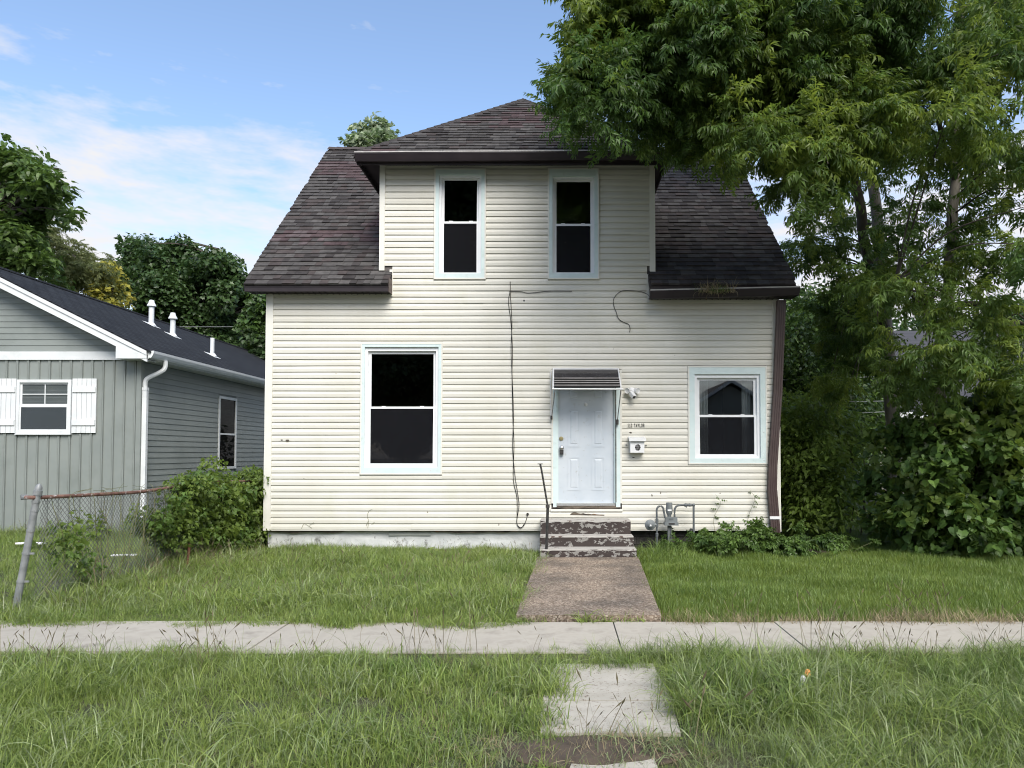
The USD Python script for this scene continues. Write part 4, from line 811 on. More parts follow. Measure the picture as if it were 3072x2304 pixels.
for i, (y0, z0, x1, z1, lb) in enumerate(((17.5, 3.35, 8.0, 3.45, 'upper thin wire crossing behind the right-hand downspout'), (17.5, 2.95, 8.0, 2.85, 'middle thin wire crossing behind the right-hand downspout'), (17.5, 2.55, 8.0, 2.6, 'lowest thin wire crossing behind the right-hand downspout'))):
    t = np.linspace(0, 1, 14); top(MB().tube(np.stack([lerp(2.0, x1, t), 0 * t + y0, lerp(z0, z1, t) - .25 * t * (1 - t)], -1), .009, 5), 'utility_wire', M_grey_metal, lb, 'wire')
t = np.linspace(0, 1, 16); top(MB().tube(np.stack([lerp(-22, -6, t), 0 * t + 28.2, 6.55 + 0 * t - .4 * t * (1 - t)], -1), .012, 5), 'utility_wire', M_grey_metal, 'thin wire crossing in front of the dark maple, above the sage roof', 'wire')

# ---------------------------------------------------------------- leaves and grass prototypes
def rotz(v, a): c, s = math.cos(a), math.sin(a); return v @ np.array([[c, s, 0], [-s, c, 0], [0, 0, 1]])
def roty(v, a): c, s = math.cos(a), math.sin(a); return v @ np.array([[c, 0, -s], [0, 1, 0], [s, 0, c]])   # +x tips down for a > 0
def rotx(v, a): c, s = math.cos(a), math.sin(a); return v @ np.array([[1, 0, 0], [0, c, s], [0, -s, c]])
def blade(l, w, fold=.25, droop=.25):
    """one leaf along +x"""
    v = np.array([[0, 0, 0], [.42 * l, w / 2, fold * w], [.42 * l, -w / 2, fold * w], [.45 * l, 0, -.02 * l], [l, 0, -droop * l]])
    return v, np.array([[0, 3, 1], [0, 2, 3], [1, 3, 4], [3, 2, 4]])
class LB:
    def __init__(s): s.v, s.f, s.n = [], [], 0
    def add(s, v, f): s.v.append(v); s.f.append(np.asarray(f) + s.n); s.n += len(v)
    def mesh(s): return np.vstack(s.v), np.vstack(s.f)
def pinnate(rs, pairs, length, ll, lw, droop=.55):
    b = LB(); n = pairs; pts = []
    for i in range(n + 1):
        t = i / n; pts.append((length * (t - .12 * t * t * droop), 0, -droop * length * .5 * t * t))
    pts = np.array(pts)
    for i in range(1, n + 1):
        t = i / n; size = (0.72 + .5 * math.sin(PI * min(1, t * .9 + .1))) * rs.uniform(.85, 1.1)
        for sg in ((1, -1) if i < n else (1, -1, 0)):
            v, f = blade(ll * size * .85, lw * size, droop=rs.uniform(.15, .4)); v = rotx(v, sg * rs.uniform(-.6, .8)); v = roty(v, rs.uniform(-.1, .95) + droop * t * .6); v = rotz(v, sg * rs.uniform(.75, 1.15)); b.add(v + pts[i], f)
    w = .004; v = np.vstack([pts + [0, w, 0], pts - [0, w, 0]]); m = len(pts)
    b.add(v, [[i, i + 1, m + i] for i in range(m - 1)] + [[i + 1, m + i + 1, m + i] for i in range(m - 1)])
    return b.mesh()
def spray(seed, nl, twig, pairs, length, ll, lw, droop=.55):
    """a drooping twig end with nl compound leaves, growing along +x"""
    rs = random.Random(seed); b = LB(); k = 7; tw = np.array([(twig * t, .03 * math.sin(t * 5 + seed), .10 * twig * math.sin(t * 3) - .22 * twig * t * t) for t in np.linspace(0, 1, k)])
    for i in range(nl):
        t = rs.uniform(.25, 1) if i else 1.0; p = np.array([np.interp(t, np.linspace(0, 1, k), tw[:, j]) for j in range(3)])
        v, f = pinnate(rs, pairs, length * rs.uniform(.75, 1.15), ll, lw, droop * rs.uniform(.6, 1.5)); v = rotx(v, rs.uniform(-.5, .5)); v = roty(v, rs.uniform(-.5, .6)); v = rotz(v, rs.uniform(-1.5, 1.5) if i else 0); b.add(v + p, f)
    for d in ((0, .006, 0), (0, 0, .006)):
        v = np.vstack([tw + d, tw - np.array(d)]); b.add(v, [[i, i + 1, k + i] for i in range(k - 1)] + [[i + 1, k + i + 1, k + i] for i in range(k - 1)])
    return b.mesh()
def ovate(l, w, fold=.12, lobes=0, rs=None):
    """a broad leaf along +x: outline ring around the mid rib"""
    if lobes == 0: prof = [(0, 0), (.12, .34), (.34, .5), (.6, .40), (.84, .16), (1, 0)]
    elif lobes == 1: prof = [(0, 0), (-.10, .30), (.10, .52), (.36, .46), (.62, .36), (.85, .14), (1, 0)]      # heart
    else: prof = [(0, 0), (.02, .42), (.22, .30), (.40, .56), (.52, .26), (.72, .26), (1, 0)]           # lobed
    up = np.array([(x * l, y * w, fold * y * w * 2 - .16 * l * x * x) for x, y in prof]); dn = up * [1, -1, 1]; mid = np.array([(x * l, 0, -.16 * l * x * x) for x in (.0, .35, .7)])
    n = len(prof); v = np.vstack([up, dn[1:-1], mid]); m0 = n + n - 2; f = []
    ids_u = list(range(n)); ids_d = [0] + list(range(n, 2 * n - 2)) + [n - 1]
    for ids, sg in ((ids_u, 1), (ids_d, -1)):
        for i in range(n - 1):
            t = (prof[i][0] + prof[i + 1][0]) / 2; c = m0 + (1 if t < .55 else 2)
            f.append([c, ids[i + 1], ids[i]] if sg > 0 else [c, ids[i], ids[i + 1]])
        f.append([m0 + 1, ids[3], m0 + 2] if sg > 0 else [m0 + 1, m0 + 2, ids[3]])
    return v, np.array(f)
def clump(seed, n, rad, l, w, lobes=0, tilt=.55, face=None, twigs=4):
    """leaves through a small ball, mostly facing up and outward"""
    rs = random.Random(seed); b = LB()
    for i in range(n):
        d = np.array([rs.gauss(0, 1) for _ in range(3)]); d /= np.linalg.norm(d); r = rad * rs.uniform(.35, 1) ** .6; p = d * r * [1, 1, .8]
        s = rs.uniform(.65, 1.2); v, f = ovate(l * s, w * s, rs.uniform(.0, .25), lobes); v = rotx(v, rs.gauss(0, tilt)); v = roty(v, rs.uniform(-.2, 1.0)); v = rotz(v, math.atan2(d[1], d[0]) + rs.gauss(0, .7)); b.add(v + p, f)
    for i in range(twigs):
        d = np.array([rs.gauss(0, 1) for _ in range(3)]); d /= np.linalg.norm(d); e = d * rad * .9; s_ = np.cross(d, [0, 0, 1]); s_ /= np.linalg.norm(s_) + 1e-9; w_ = .008
        b.add(np.array([s_ * w_, -s_ * w_, e + s_ * .003, e - s_ * .003]), [[0, 1, 2], [1, 3, 2]])
    return b.mesh()
def tuft(seed, n, h, w, spread, curl, seg=4, hvar=.45, base=.05):
    """a grass tuft: curved tapering blades"""
    rs = random.Random(seed); b = LB()
    for i in range(n):
        a = rs.uniform(0, 2 * PI); L_ = h * rs.uniform(1 - hvar, 1 + hvar * .5); lean = abs(rs.gauss(0, spread)); c = rs.uniform(.3, 1.4) * curl; ww = w * rs.uniform(.6, 1.3); p = np.array([rs.gauss(0, base), rs.gauss(0, base), 0.0]); th = lean; d = np.array([math.cos(a), math.sin(a), 0]); s_ = np.array([-d[1], d[0], 0]); rows_ = []
        tw = rs.uniform(-.6, .6)
        for k in range(seg + 1):
            t = k / seg; wk = ww * (1 - t ** 2.2) * .5 + .0004; sd = s_ * math.cos(tw * t) + np.array([0, 0, 1]) * math.sin(tw * t) * .7
            rows_ += [p + sd * wk, p - sd * wk]; p = p + (d * math.sin(th) + np.array([0, 0, 1]) * math.cos(th)) * L_ / seg; th += c / seg * (1 + t)
        b.add(np.array(rows_), [[2 * k, 2 * k + 1, 2 * k + 3] for k in range(seg)] + [[2 * k, 2 * k + 3, 2 * k + 2] for k in range(seg)])
    return b.mesh()
def seedstalk(seed, n, h):
    rs = random.Random(seed); b = LB()
    for i in range(n):
        a = rs.uniform(0, 2 * PI); d = np.array([math.cos(a), math.sin(a), 0]); s_ = np.array([-d[1], d[0], 0]); L_ = h * rs.uniform(.7, 1.15); lean = rs.uniform(.05, .5); p = np.array([rs.gauss(0, .04), rs.gauss(0, .04), 0]); pts = []
        for k in range(6): pts.append(p.copy()); p = p + (d * math.sin(lean) + np.array([0, 0, 1]) * math.cos(lean)) * L_ / 5; lean += .09
        pts = np.array(pts); w = .0016; v = np.vstack([pts + s_ * w, pts - s_ * w]); b.add(v, [[k, k + 1, 6 + k] for k in range(5)] + [[k + 1, 7 + k, 6 + k] for k in range(5)])
        tip = pts[-1]; e = (pts[-1] - pts[-2]) / np.linalg.norm(pts[-1] - pts[-2]); hl_ = rs.uniform(.03, .06)
        for sd in (s_, np.cross(s_, e)): b.add(np.array([tip - e * hl_, tip - e * hl_ * .3 + sd * .0045, tip - e * hl_ * .3 - sd * .0045, tip + e * hl_ * .3]), [[0, 1, 2], [1, 3, 2]])
    return b.mesh()

G = lambda r, g, b: (r, g, b)
LM = dict(
    ash=leafmat('ash_leaf', (.034, .070, .016), (.088, .145, .030), .36, (.19, .28, .04)),
    ash_dark=leafmat('ash_leaf_dark', (.026, .060, .015), (.060, .115, .024), .30, (.13, .22, .035)),
    ash_yellow=leafmat('ash_leaf_yellow', (.085, .145, .026), (.155, .21, .040), .45, (.28, .36, .05)),
    catalpa=leafmat('catalpa_leaf', (.045, .085, .026), (.085, .135, .035), .3, (.14, .24, .04)),
    locust=leafmat('airy_leaf', (.08, .105, .04), (.17, .19, .075), .4, (.24, .28, .09)),
    yellow=leafmat('yellow_leaf', (.17, .19, .035), (.33, .30, .05), .4, (.5, .46, .08)),
    maple=leafmat('maple_leaf', (.020, .044, .016), (.052, .092, .028), .22, (.08, .15, .03), rough=.4),
    silver=leafmat('silver_leaf', (.22, .29, .17), (.36, .42, .28), .35, (.2, .3, .1)),
    grape=leafmat('grape_leaf', (.030, .066, .016), (.065, .118, .026), .3, (.12, .20, .03)),  # darkened so the colour carries the tree shade over the thicket
    grape_light=leafmat('grape_leaf_light', (.075, .125, .028), (.13, .185, .04), .4, (.22, .30, .04)),
    bright=leafmat('bright_leaf', (.09, .16, .03), (.17, .25, .05), .4, (.26, .36, .06)),
    weed=leafmat('weed_leaf', (.050, .095, .022), (.095, .16, .035), .32, (.15, .24, .04)),
    far=leafmat('far_leaf', (.022, .042, .016), (.05, .085, .03), .2, (.07, .13, .03)),
    g1=leafmat('grass_green', (.135, .205, .038), (.235, .295, .070), .35, (.18, .26, .05), rough=.38, scale=.8, spec=.5),
    g2=leafmat('grass_deep', (.095, .160, .033), (.155, .225, .050), .3, (.12, .20, .04), rough=.38, scale=.8, spec=.5),
    g3=leafmat('grass_pale', (.165, .22, .085), (.27, .32, .15), .3, (.22, .27, .10), rough=.35, spec=.55),
    g4=leafmat('grass_fine', (.125, .19, .030), (.19, .25, .048), .35, (.21, .29, .04), rough=.45, scale=.7),
    straw=leafmat('dry_grass', (.24, .19, .11), (.38, .31, .19), .25, (.3, .24, .13), rough=.7),
    stalk=leafmat('seed_stalk', (.10, .095, .05), (.20, .17, .10), .2, (.15, .13, .07), rough=.7))

def pts_in(spheres, per, rs, gap=.0, gsc=1.3, seed=0, shell=.45):
    P_, C_ = [], []
    for (x, y, z, r) in spheres:
        n = max(3, int(per * (r / .6) ** 2)); d = rs.normal(size=(n, 3)); d /= np.linalg.norm(d, axis=1)[:, None]; q = r * rs.uniform(shell, 1.05, n)[:, None] ** .7 * d * [1, 1, .85]
        P_.append(np.array([x, y, z]) + q); C_.append(d)
    P_, C_ = np.vstack(P_), np.vstack(C_)
    if gap > 0: k = meshkit.fbm(P_ * gsc, 3, seed) > gap; P_, C_ = P_[k], C_[k]
    return P_, C_
def out_quat(C, rs, yawn=.6, lift=.0, pn=.3):
    """x axis outward from the cluster, levelled"""
    n = len(C); yaw = qaxis((0, 0, 1), np.arctan2(C[:, 1], C[:, 0]) + rs.normal(0, yawn, n)); pit = qaxis((0, 1, 0), -np.clip(C[:, 2], -1, 1) * .5 - lift + rs.normal(0, pn, n)); rol = qaxis((1, 0, 0), rs.normal(0, .35, n))
    return qmul(qmul(yaw, pit), rol)
SPRAY = [spray(i, 6, .34, 5, .28, .122, .033, .75) for i in range(5)]
def spray_crown(parent, spheres, per, mats, seed, gap=.30, smin=.75, smax=1.2, name='crown', keep=None, gsc=1.1, shell=.3):
    rs = np.random.RandomState(seed); p, c = pts_in([(x, y, z + .10, r * .85) for x, y, z, r in spheres], per, rs, gap, gsc, seed, shell); p = p - c * [.26, .26, .1]
    if keep is not None: k = keep(p); p, c = p[k], c[k]
    n = len(p); protos = [(SPRAY[(i + seed) % 5], mt) for i, mt in enumerate(mats)]; w = meshkit.fbm(p * .8, 2, seed + 5); idx = np.clip(((w - .28) / .44 * len(mats) + rs.normal(0, 1.3, n)).astype(int), 0, len(mats) - 1)
    return instancer(name, parent, protos, p, out_quat(c, rs), rs.uniform(smin, smax, n), idx)
def clump_crown(parent, spheres, per, protos, seed, gap=.3, smin=.8, smax=1.25, name='crown', gsc=.7, shell=.5, keep=None):
    rs = np.random.RandomState(seed); p, c = pts_in(spheres, per, rs, gap, gsc, seed, shell)
    if keep is not None: k = keep(p); p, c = p[k], c[k]
    n = len(p); return instancer(name, parent, protos, p, qrand(n, rs, .35), rs.uniform(smin, smax, n), rs.randint(0, len(protos), n))
def limb(mb, pts, r0, r1, n=9, k=6):
    p = bez(pts, k); t = np.linspace(0, 1, len(p)); rr = r0 + (r1 - r0) * t; p = p + (np.stack([meshkit.noise(p * 2.3 + 11 * i) for i in range(3)], -1) - .5) * np.minimum(.10, rr[:, None] * .7); return mb.tube(p, rr, n)
def twigs_to(mb, p0, spheres, rs, frac=.6, r=.022):
    """thin branches from points of a limb to the leaf masses"""
    p0 = np.asarray(p0, float)
    for s in spheres:
        if rs.random() > frac: continue
        e = np.array(s[:3]); q = p0[np.argmin(np.linalg.norm(p0 - e, axis=1) + (p0[:, 2] > e[2]) * 1.5)]; m = (q + e) / 2 + np.array([rs.uniform(-.2, .2), rs.uniform(-.2, .2), .12 * np.linalg.norm(e - q)]); mb.tube(bez([q, m, e], 5), np.linspace(r, .006, 11), 5, cap=False)
S_T1=[(0.6,9.95,7.79,0.68),(1.28,9.52,7.57,0.62),(0.99,10.41,8.19,0.55),(1.94,10.26,7.96,0.53),(1.69,11.66,9.34,0.55),(2.52,10.13,7.82,0.63),(2.7,13.13,9.62,0.72),(2.56,9.58,7.77,0.52),(3.36,12.57,9.52,0.58),(3.21,9.92,7.72,0.62),(3.91,11.29,9.07,0.69),(4.11,10.01,8.24,0.64),(4.77,13.11,10.28,0.55),(4.6,9.97,7.69,0.59),(5.7,12.71,9.48,0.7),(0.8,10.36,7.69,0.58),(0.94,10.27,7.79,0.75),(0.86,10.24,7.24,0.56),(1.73,9.41,7.06,0.73),(1.39,9.94,7.35,0.68),(2.32,10.15,7.3,0.54),(3.18,13.2,9.39,0.71),(3.15,10.33,7.6,0.62),(3.59,13.18,9.49,0.74),(3.23,9.47,7.08,0.57),(3.52,10.06,7.21,0.69),(4.1,10.29,7.4,0.57),(5.3,13.09,9.03,0.66),(4.42,9.79,7.53,0.67),(5.68,12.81,8.77,0.59),(0.73,10.1,6.65,0.74),(0.56,10.13,7.08,0.62),(1.23,10.12,6.74,0.65),(1.09,10.41,6.95,0.68),(1.42,9.73,6.7,0.67),(1.82,10.52,7.36,0.51),(1.98,9.37,6.65,0.62),(2.23,10.37,6.94,0.73),(2.59,9.52,6.68,0.71),(2.78,10.29,7.24,0.64),(3.41,10.12,6.61,0.7),(3.41,9.98,6.88,0.64),(4.38,10.55,7.03,0.5),(4.0,10.19,6.84,0.72),(4.94,11.2,7.61,0.59),(5.53,11.76,7.45,0.75),(0.5,9.54,6.14,0.66),(0.52,10.33,6.52,0.5),(1.28,10.21,6.49,0.75),(1.77,10.36,6.42,0.69),(1.84,10.26,6.48,0.57),(2.29,10.45,6.54,0.51),(2.17,10.46,6.48,0.64),(2.98,10.2,6.38,0.66),(3.12,10.4,6.5,0.55),(3.64,10.35,6.66,0.61),(3.56,10.21,6.11,0.64),(3.97,10.47,6.67,0.52),(4.03,9.93,6.05,0.68),(5.16,10.94,6.56,0.55),(5.2,11.51,6.65,0.57),(2.58,9.59,5.75,0.66),(3.48,10.38,5.76,0.56),(3.51,10.14,5.72,0.59),(3.5,9.47,5.35,0.67),(3.7,10.14,5.95,0.72),(3.63,10.53,5.36,0.55)]
S_T1b=[(0.11,10.28,6.71,0.31),(0.27,10.44,6.75,0.36),(0.3,10.2,6.63,0.34),(0.31,10.37,6.81,0.29),(0.14,10.38,6.58,0.34)]
S_T1c=[(1.21,10.79,6.0,0.26),(1.19,10.23,5.72,0.31),(1.88,10.26,5.83,0.27),(2.2,10.23,5.83,0.28)]
S_T1d=[(3.15,10.17,5.68,0.36),(3.27,10.44,5.29,0.36)]
S_T1e=[(4.92,14.64,5.62,0.45),(4.73,13.23,5.46,0.48),(5.39,14.04,5.58,0.5),(5.91,14.55,5.99,0.58),(4.55,13.77,4.98,0.55),(4.66,13.01,5.01,0.42),(5.36,14.31,5.28,0.6),(5.61,13.09,4.7,0.58),(6.2,14.47,4.91,0.46),(4.4,12.67,4.25,0.44),(4.84,12.74,4.47,0.48),(5.48,13.95,4.17,0.49),(5.5,13.24,4.41,0.58),(5.09,14.71,4.2,0.5),(5.1,13.63,3.82,0.52),(5.8,14.6,3.87,0.49),(5.3,13.23,3.44,0.51),(4.8,12.99,2.96,0.45),(5.71,14.38,3.05,0.49),(5.11,12.64,2.88,0.44),(5.6,13.92,3.08,0.58),(5.12,13.16,2.62,0.53),(4.97,13.73,2.65,0.47)]
S_T2=[(5.54,10.39,7.99,0.67),(6.18,12.19,9.11,0.67),(5.19,9.17,7.54,0.59),(6.6,11.61,8.79,0.73),(6.4,10.51,8.13,0.67),(8.22,12.68,9.34,0.68),(5.51,10.79,7.99,0.56),(5.85,11.01,7.89,0.6),(5.88,10.82,7.72,0.65),(6.74,12.11,8.84,0.68),(5.89,9.61,6.9,0.57),(7.7,12.27,8.35,0.69),(5.2,10.66,7.37,0.72),(6.23,12.06,7.87,0.73),(6.01,10.93,7.37,0.55),(6.52,12.21,8.16,0.55),(6.25,10.38,6.88,0.68),(7.67,12.91,8.26,0.58),(4.94,9.46,5.83,0.67),(5.94,11.39,6.8,0.54),(4.95,9.21,5.98,0.69),(7.13,12.43,7.03,0.73),(5.94,9.21,5.72,0.53),(7.07,11.92,7.23,0.67),(5.2,10.09,5.84,0.59),(6.72,10.44,6.0,0.57),(7.42,12.47,6.56,0.73),(6.26,9.84,4.91,0.56),(7.01,11.19,5.66,0.62),(5.99,9.5,4.32,0.61),(6.96,11.44,4.78,0.74)]
S_T2b=[(4.69,10.53,4.16,0.54),(5.42,11.87,4.46,0.51),(5.71,11.43,4.29,0.5),(6.04,11.3,4.14,0.43),(6.45,11.37,4.2,0.55),(6.83,11.96,4.54,0.41),(6.85,10.75,4.38,0.36),(4.92,11.35,4.08,0.47),(5.49,10.71,3.93,0.4),(5.84,11.58,3.94,0.45),(5.78,10.33,3.53,0.48),(6.44,12.1,4.04,0.54),(6.2,10.85,3.69,0.5),(6.46,11.41,3.85,0.5),(6.96,11.15,3.79,0.36),(7.43,11.81,4.17,0.35),(4.95,11.31,3.33,0.42),(5.32,10.4,2.94,0.54),(5.69,12.03,3.44,0.43),(6.23,11.2,3.39,0.38),(6.17,11.65,3.36,0.44),(5.83,10.37,3.36,0.54),(7.02,12.29,3.58,0.4),(7.03,10.95,3.19,0.4),(7.69,12.48,3.27,0.39),(5.23,11.45,2.77,0.51),(5.35,10.91,2.56,0.37),(5.84,11.67,2.77,0.54),(5.35,10.31,2.89,0.36),(6.63,11.21,3.0,0.37),(6.76,11.4,2.92,0.5),(6.51,10.39,2.5,0.39),(7.08,11.51,2.58,0.42)]
S_T2c=[(5.71,11.84,5.52,0.35),(6.67,12.46,5.53,0.34),(5.12,11.39,5.0,0.35)]
S_H1=[(4.04,10.19,2.08,0.49),(5.57,12.04,2.2,0.44),(5.97,11.71,2.34,0.43),(6.12,11.55,2.06,0.47),(6.16,11.68,2.34,0.48),(7.12,12.09,2.09,0.4),(6.95,10.78,2.42,0.55),(7.72,12.17,2.36,0.55),(4.23,10.34,1.89,0.44),(5.24,12.15,1.88,0.4),(4.85,11.12,1.56,0.54),(5.68,12.36,1.79,0.42),(5.4,10.83,1.65,0.41),(6.4,12.6,1.67,0.4),(5.98,11.29,1.98,0.53),(6.45,12.2,1.68,0.42),(6.29,10.82,1.98,0.51),(7.03,12.11,1.74,0.53),(7.49,11.53,1.89,0.4),(7.39,11.77,1.83,0.49),(4.9,11.6,1.16,0.43),(5.32,12.45,1.16,0.49),(5.1,11.38,1.17,0.48),(5.46,11.65,1.45,0.51),(5.72,11.21,1.12,0.46),(6.02,12.46,1.41,0.42),(6.3,11.31,1.21,0.42),(6.51,12.2,1.52,0.51),(6.69,11.4,1.31,0.44),(7.26,12.3,1.12,0.39),(6.66,10.75,1.14,0.38),(7.75,12.07,1.47,0.52),(4.22,10.28,0.85,0.51),(5.3,12.46,0.65,0.48),(4.72,10.89,0.64,0.39),(5.26,11.73,0.96,0.42),(5.43,11.39,0.82,0.45),(5.95,12.3,0.48,0.42),(5.77,10.73,0.85,0.46),(6.81,12.3,0.62,0.51),(6.67,11.1,0.6,0.49),(7.15,12.07,0.54,0.41),(7.11,11.43,0.91,0.41),(7.4,11.74,0.59,0.48),(6.0,10.71,0.56,0.39),(7.03,11.11,0.3,0.45),(7.99,12.43,0.32,0.39)]
S_H2=[(4.6,13.95,2.36,0.42),(5.17,15.34,2.33,0.56),(4.98,13.87,2.11,0.42),(5.36,14.44,2.01,0.5),(4.45,13.61,1.71,0.49),(4.59,14.72,1.6,0.42),(4.8,13.41,1.47,0.47),(5.59,14.63,1.92,0.54),(4.46,13.66,1.38,0.54),(4.77,14.65,0.94,0.46),(4.87,13.68,1.01,0.5),(5.71,15.12,1.09,0.52),(4.82,15.05,0.65,0.44),(4.86,13.42,0.56,0.55),(5.73,15.09,0.81,0.46)]
S_B1=[(6.75,18.99,5.16,0.95),(7.35,20.08,5.25,0.8),(6.07,18.18,4.15,0.96),(7.03,20.52,5.11,0.84),(6.75,19.13,4.84,0.82),(7.15,20.32,4.7,0.84),(7.29,18.65,4.86,0.77),(8.3,20.83,4.8,0.93),(5.62,17.78,3.83,0.98),(6.17,20.17,4.0,0.71),(6.26,17.89,3.4,0.84),(7.2,20.97,4.4,0.79),(7.49,19.24,4.21,0.92),(8.15,19.7,3.7,0.75),(5.89,18.76,3.43,0.85),(6.31,20.74,3.44,0.92),(6.7,18.17,2.8,0.87),(7.06,20.05,3.58,0.74),(7.33,19.17,3.34,0.85),(8.13,19.81,3.03,0.82)]
S_L1=[(-18.52,23.38,10.73,0.48),(-17.06,22.53,10.65,0.46),(-18.6,24.24,11.04,0.59),(-17.03,23.04,10.41,0.58),(-18.02,24.85,11.41,0.58),(-18.21,22.83,9.8,0.54),(-19.28,24.81,10.82,0.57),(-17.61,23.05,10.18,0.57),(-18.52,24.09,10.46,0.43),(-16.19,22.52,10.15,0.41),(-18.68,25.34,11.12,0.42),(-15.58,22.04,9.55,0.46),(-17.15,24.2,10.19,0.52),(-18.29,23.26,9.69,0.52),(-19.47,24.82,9.8,0.41),(-17.57,23.2,9.33,0.5),(-19.14,25.37,10.09,0.58),(-16.71,23.07,9.27,0.56),(-18.26,24.61,9.74,0.54),(-16.45,23.64,9.41,0.52),(-17.5,25.0,9.7,0.65),(-18.27,22.94,8.53,0.61),(-19.24,24.83,9.54,0.58),(-16.45,22.11,8.26,0.51),(-18.13,24.33,8.84,0.6),(-17.12,23.51,8.78,0.59),(-17.83,24.9,9.32,0.55),(-16.32,22.87,8.39,0.41),(-17.23,24.27,8.83,0.61),(-18.64,23.57,8.13,0.52),(-18.74,23.75,8.45,0.43),(-18.12,23.65,8.39,0.49),(-18.77,24.59,8.67,0.43),(-17.02,23.37,8.34,0.43),(-18.45,25.28,8.54,0.48),(-15.66,22.74,8.3,0.4),(-17.71,25.04,8.31,0.61),(-18.8,23.59,7.71,0.64),(-17.16,22.75,7.5,0.54),(-18.61,24.58,7.97,0.48),(-15.98,22.18,7.39,0.46)]
S_L1b=[(-15.64,23.01,10.56,0.3),(-15.21,22.53,9.53,0.23),(-15.43,23.36,9.96,0.23),(-15.15,22.6,9.07,0.25)]
S_L2=[(-19.33,28.07,9.43,0.58),(-18.06,27.04,9.16,0.6),(-19.28,28.52,10.11,0.61),(-18.28,27.48,8.69,0.72),(-18.93,28.11,9.26,0.51),(-17.39,27.41,8.54,0.58),(-18.46,28.88,9.25,0.78),(-19.89,28.3,8.27,0.59),(-18.49,27.68,8.22,0.64),(-19.08,28.93,8.56,0.69),(-17.49,27.19,7.9,0.63),(-18.54,28.33,8.72,0.58)]
S_L3=[(-17.18,27.84,8.42,0.44),(-16.97,27.44,7.65,0.39),(-17.04,27.64,7.96,0.39),(-16.86,27.83,7.91,0.37),(-16.72,27.04,7.04,0.32),(-17.19,27.81,7.23,0.43),(-16.79,27.88,7.31,0.39)]
S_L4=[(-18.85,33.07,10.56,0.7),(-16.82,30.29,10.28,0.55),(-17.53,32.62,10.44,0.55),(-16.39,31.75,10.25,0.71),(-18.85,32.85,9.72,0.79),(-17.05,31.03,9.53,0.65),(-18.04,33.68,10.49,0.81),(-16.67,31.6,9.31,0.61),(-16.77,32.51,9.67,0.64),(-15.83,31.41,9.37,0.55),(-16.8,33.45,9.64,0.62),(-14.25,29.93,9.24,0.82),(-15.35,33.39,9.86,0.82),(-17.68,31.02,8.96,0.61),(-18.76,33.05,9.06,0.72),(-16.15,29.76,8.1,0.8),(-17.77,33.12,9.52,0.8),(-16.06,31.22,8.77,0.75),(-17.61,33.86,9.46,0.66),(-14.99,29.9,8.0,0.57),(-16.26,33.29,9.24,0.6),(-14.34,30.73,8.79,0.65),(-14.85,32.34,9.22,0.62),(-13.76,30.31,8.61,0.79),(-14.13,32.72,8.85,0.56),(-13.84,32.4,8.79,0.59),(-17.12,30.1,7.84,0.8),(-18.88,33.84,8.04,0.67),(-16.08,30.08,7.68,0.77),(-17.9,32.72,7.86,0.51),(-16.17,30.81,7.86,0.5),(-17.3,33.3,7.97,0.74),(-14.99,30.54,7.36,0.67),(-15.66,32.44,8.08,0.73),(-14.88,31.74,7.63,0.83),(-16.14,33.61,8.72,0.7),(-13.4,29.79,7.89,0.55),(-14.5,33.14,8.53,0.55),(-12.76,31.13,7.74,0.76),(-13.84,32.63,8.23,0.82),(-11.71,29.69,7.35,0.57),(-12.64,32.31,7.86,0.63),(-17.59,30.87,7.09,0.6),(-18.69,32.63,7.33,0.52),(-16.64,30.84,6.74,0.63),(-17.87,32.97,7.35,0.67),(-16.28,30.94,7.09,0.62),(-17.02,32.42,7.2,0.66),(-15.04,30.34,6.84,0.69),(-15.88,32.31,7.14,0.82),(-14.6,30.61,6.84,0.66),(-15.12,31.84,7.46,0.55),(-13.66,31.25,7.2,0.84),(-15.31,33.99,7.4,0.71),(-12.44,30.49,6.84,0.75),(-14.44,33.83,7.9,0.73),(-12.62,31.26,6.94,0.75),(-12.96,32.87,7.27,0.53),(-16.82,30.46,6.49,0.66),(-15.63,30.6,6.04,0.64),(-17.6,33.92,6.86,0.78),(-15.2,30.28,6.03,0.81),(-15.72,32.61,6.86,0.66),(-14.69,31.5,6.06,0.59),(-15.45,33.56,6.75,0.7),(-13.94,31.02,5.96,0.84),(-14.48,32.39,6.44,0.69),(-12.6,31.04,6.12,0.72),(-14.1,33.51,6.5,0.64),(-11.62,30.24,6.31,0.54),(-12.36,32.29,6.06,0.81),(-15.01,31.21,5.38,0.62),(-16.16,33.44,5.86,0.75),(-13.98,30.33,5.52,0.84),(-15.69,32.74,5.88,0.8),(-13.64,30.26,5.7,0.75),(-14.44,32.56,5.56,0.64),(-12.74,29.72,4.99,0.57),(-13.71,33.44,5.79,0.55),(-11.98,31.18,5.75,0.79),(-12.87,32.41,5.76,0.66)]
S_L5=[(-6.38,24.22,12.27,0.26),(-6.02,24.35,12.45,0.29),(-5.94,24.49,12.4,0.34),(-6.35,23.87,11.82,0.26),(-6.6,24.12,11.8,0.3),(-5.86,23.83,11.8,0.3),(-6.19,24.54,12.16,0.32),(-5.58,23.85,11.77,0.27),(-5.94,24.51,11.96,0.32),(-6.51,23.92,11.68,0.31),(-6.67,24.43,11.66,0.32),(-5.89,23.6,11.34,0.27),(-6.29,24.58,11.94,0.31)]

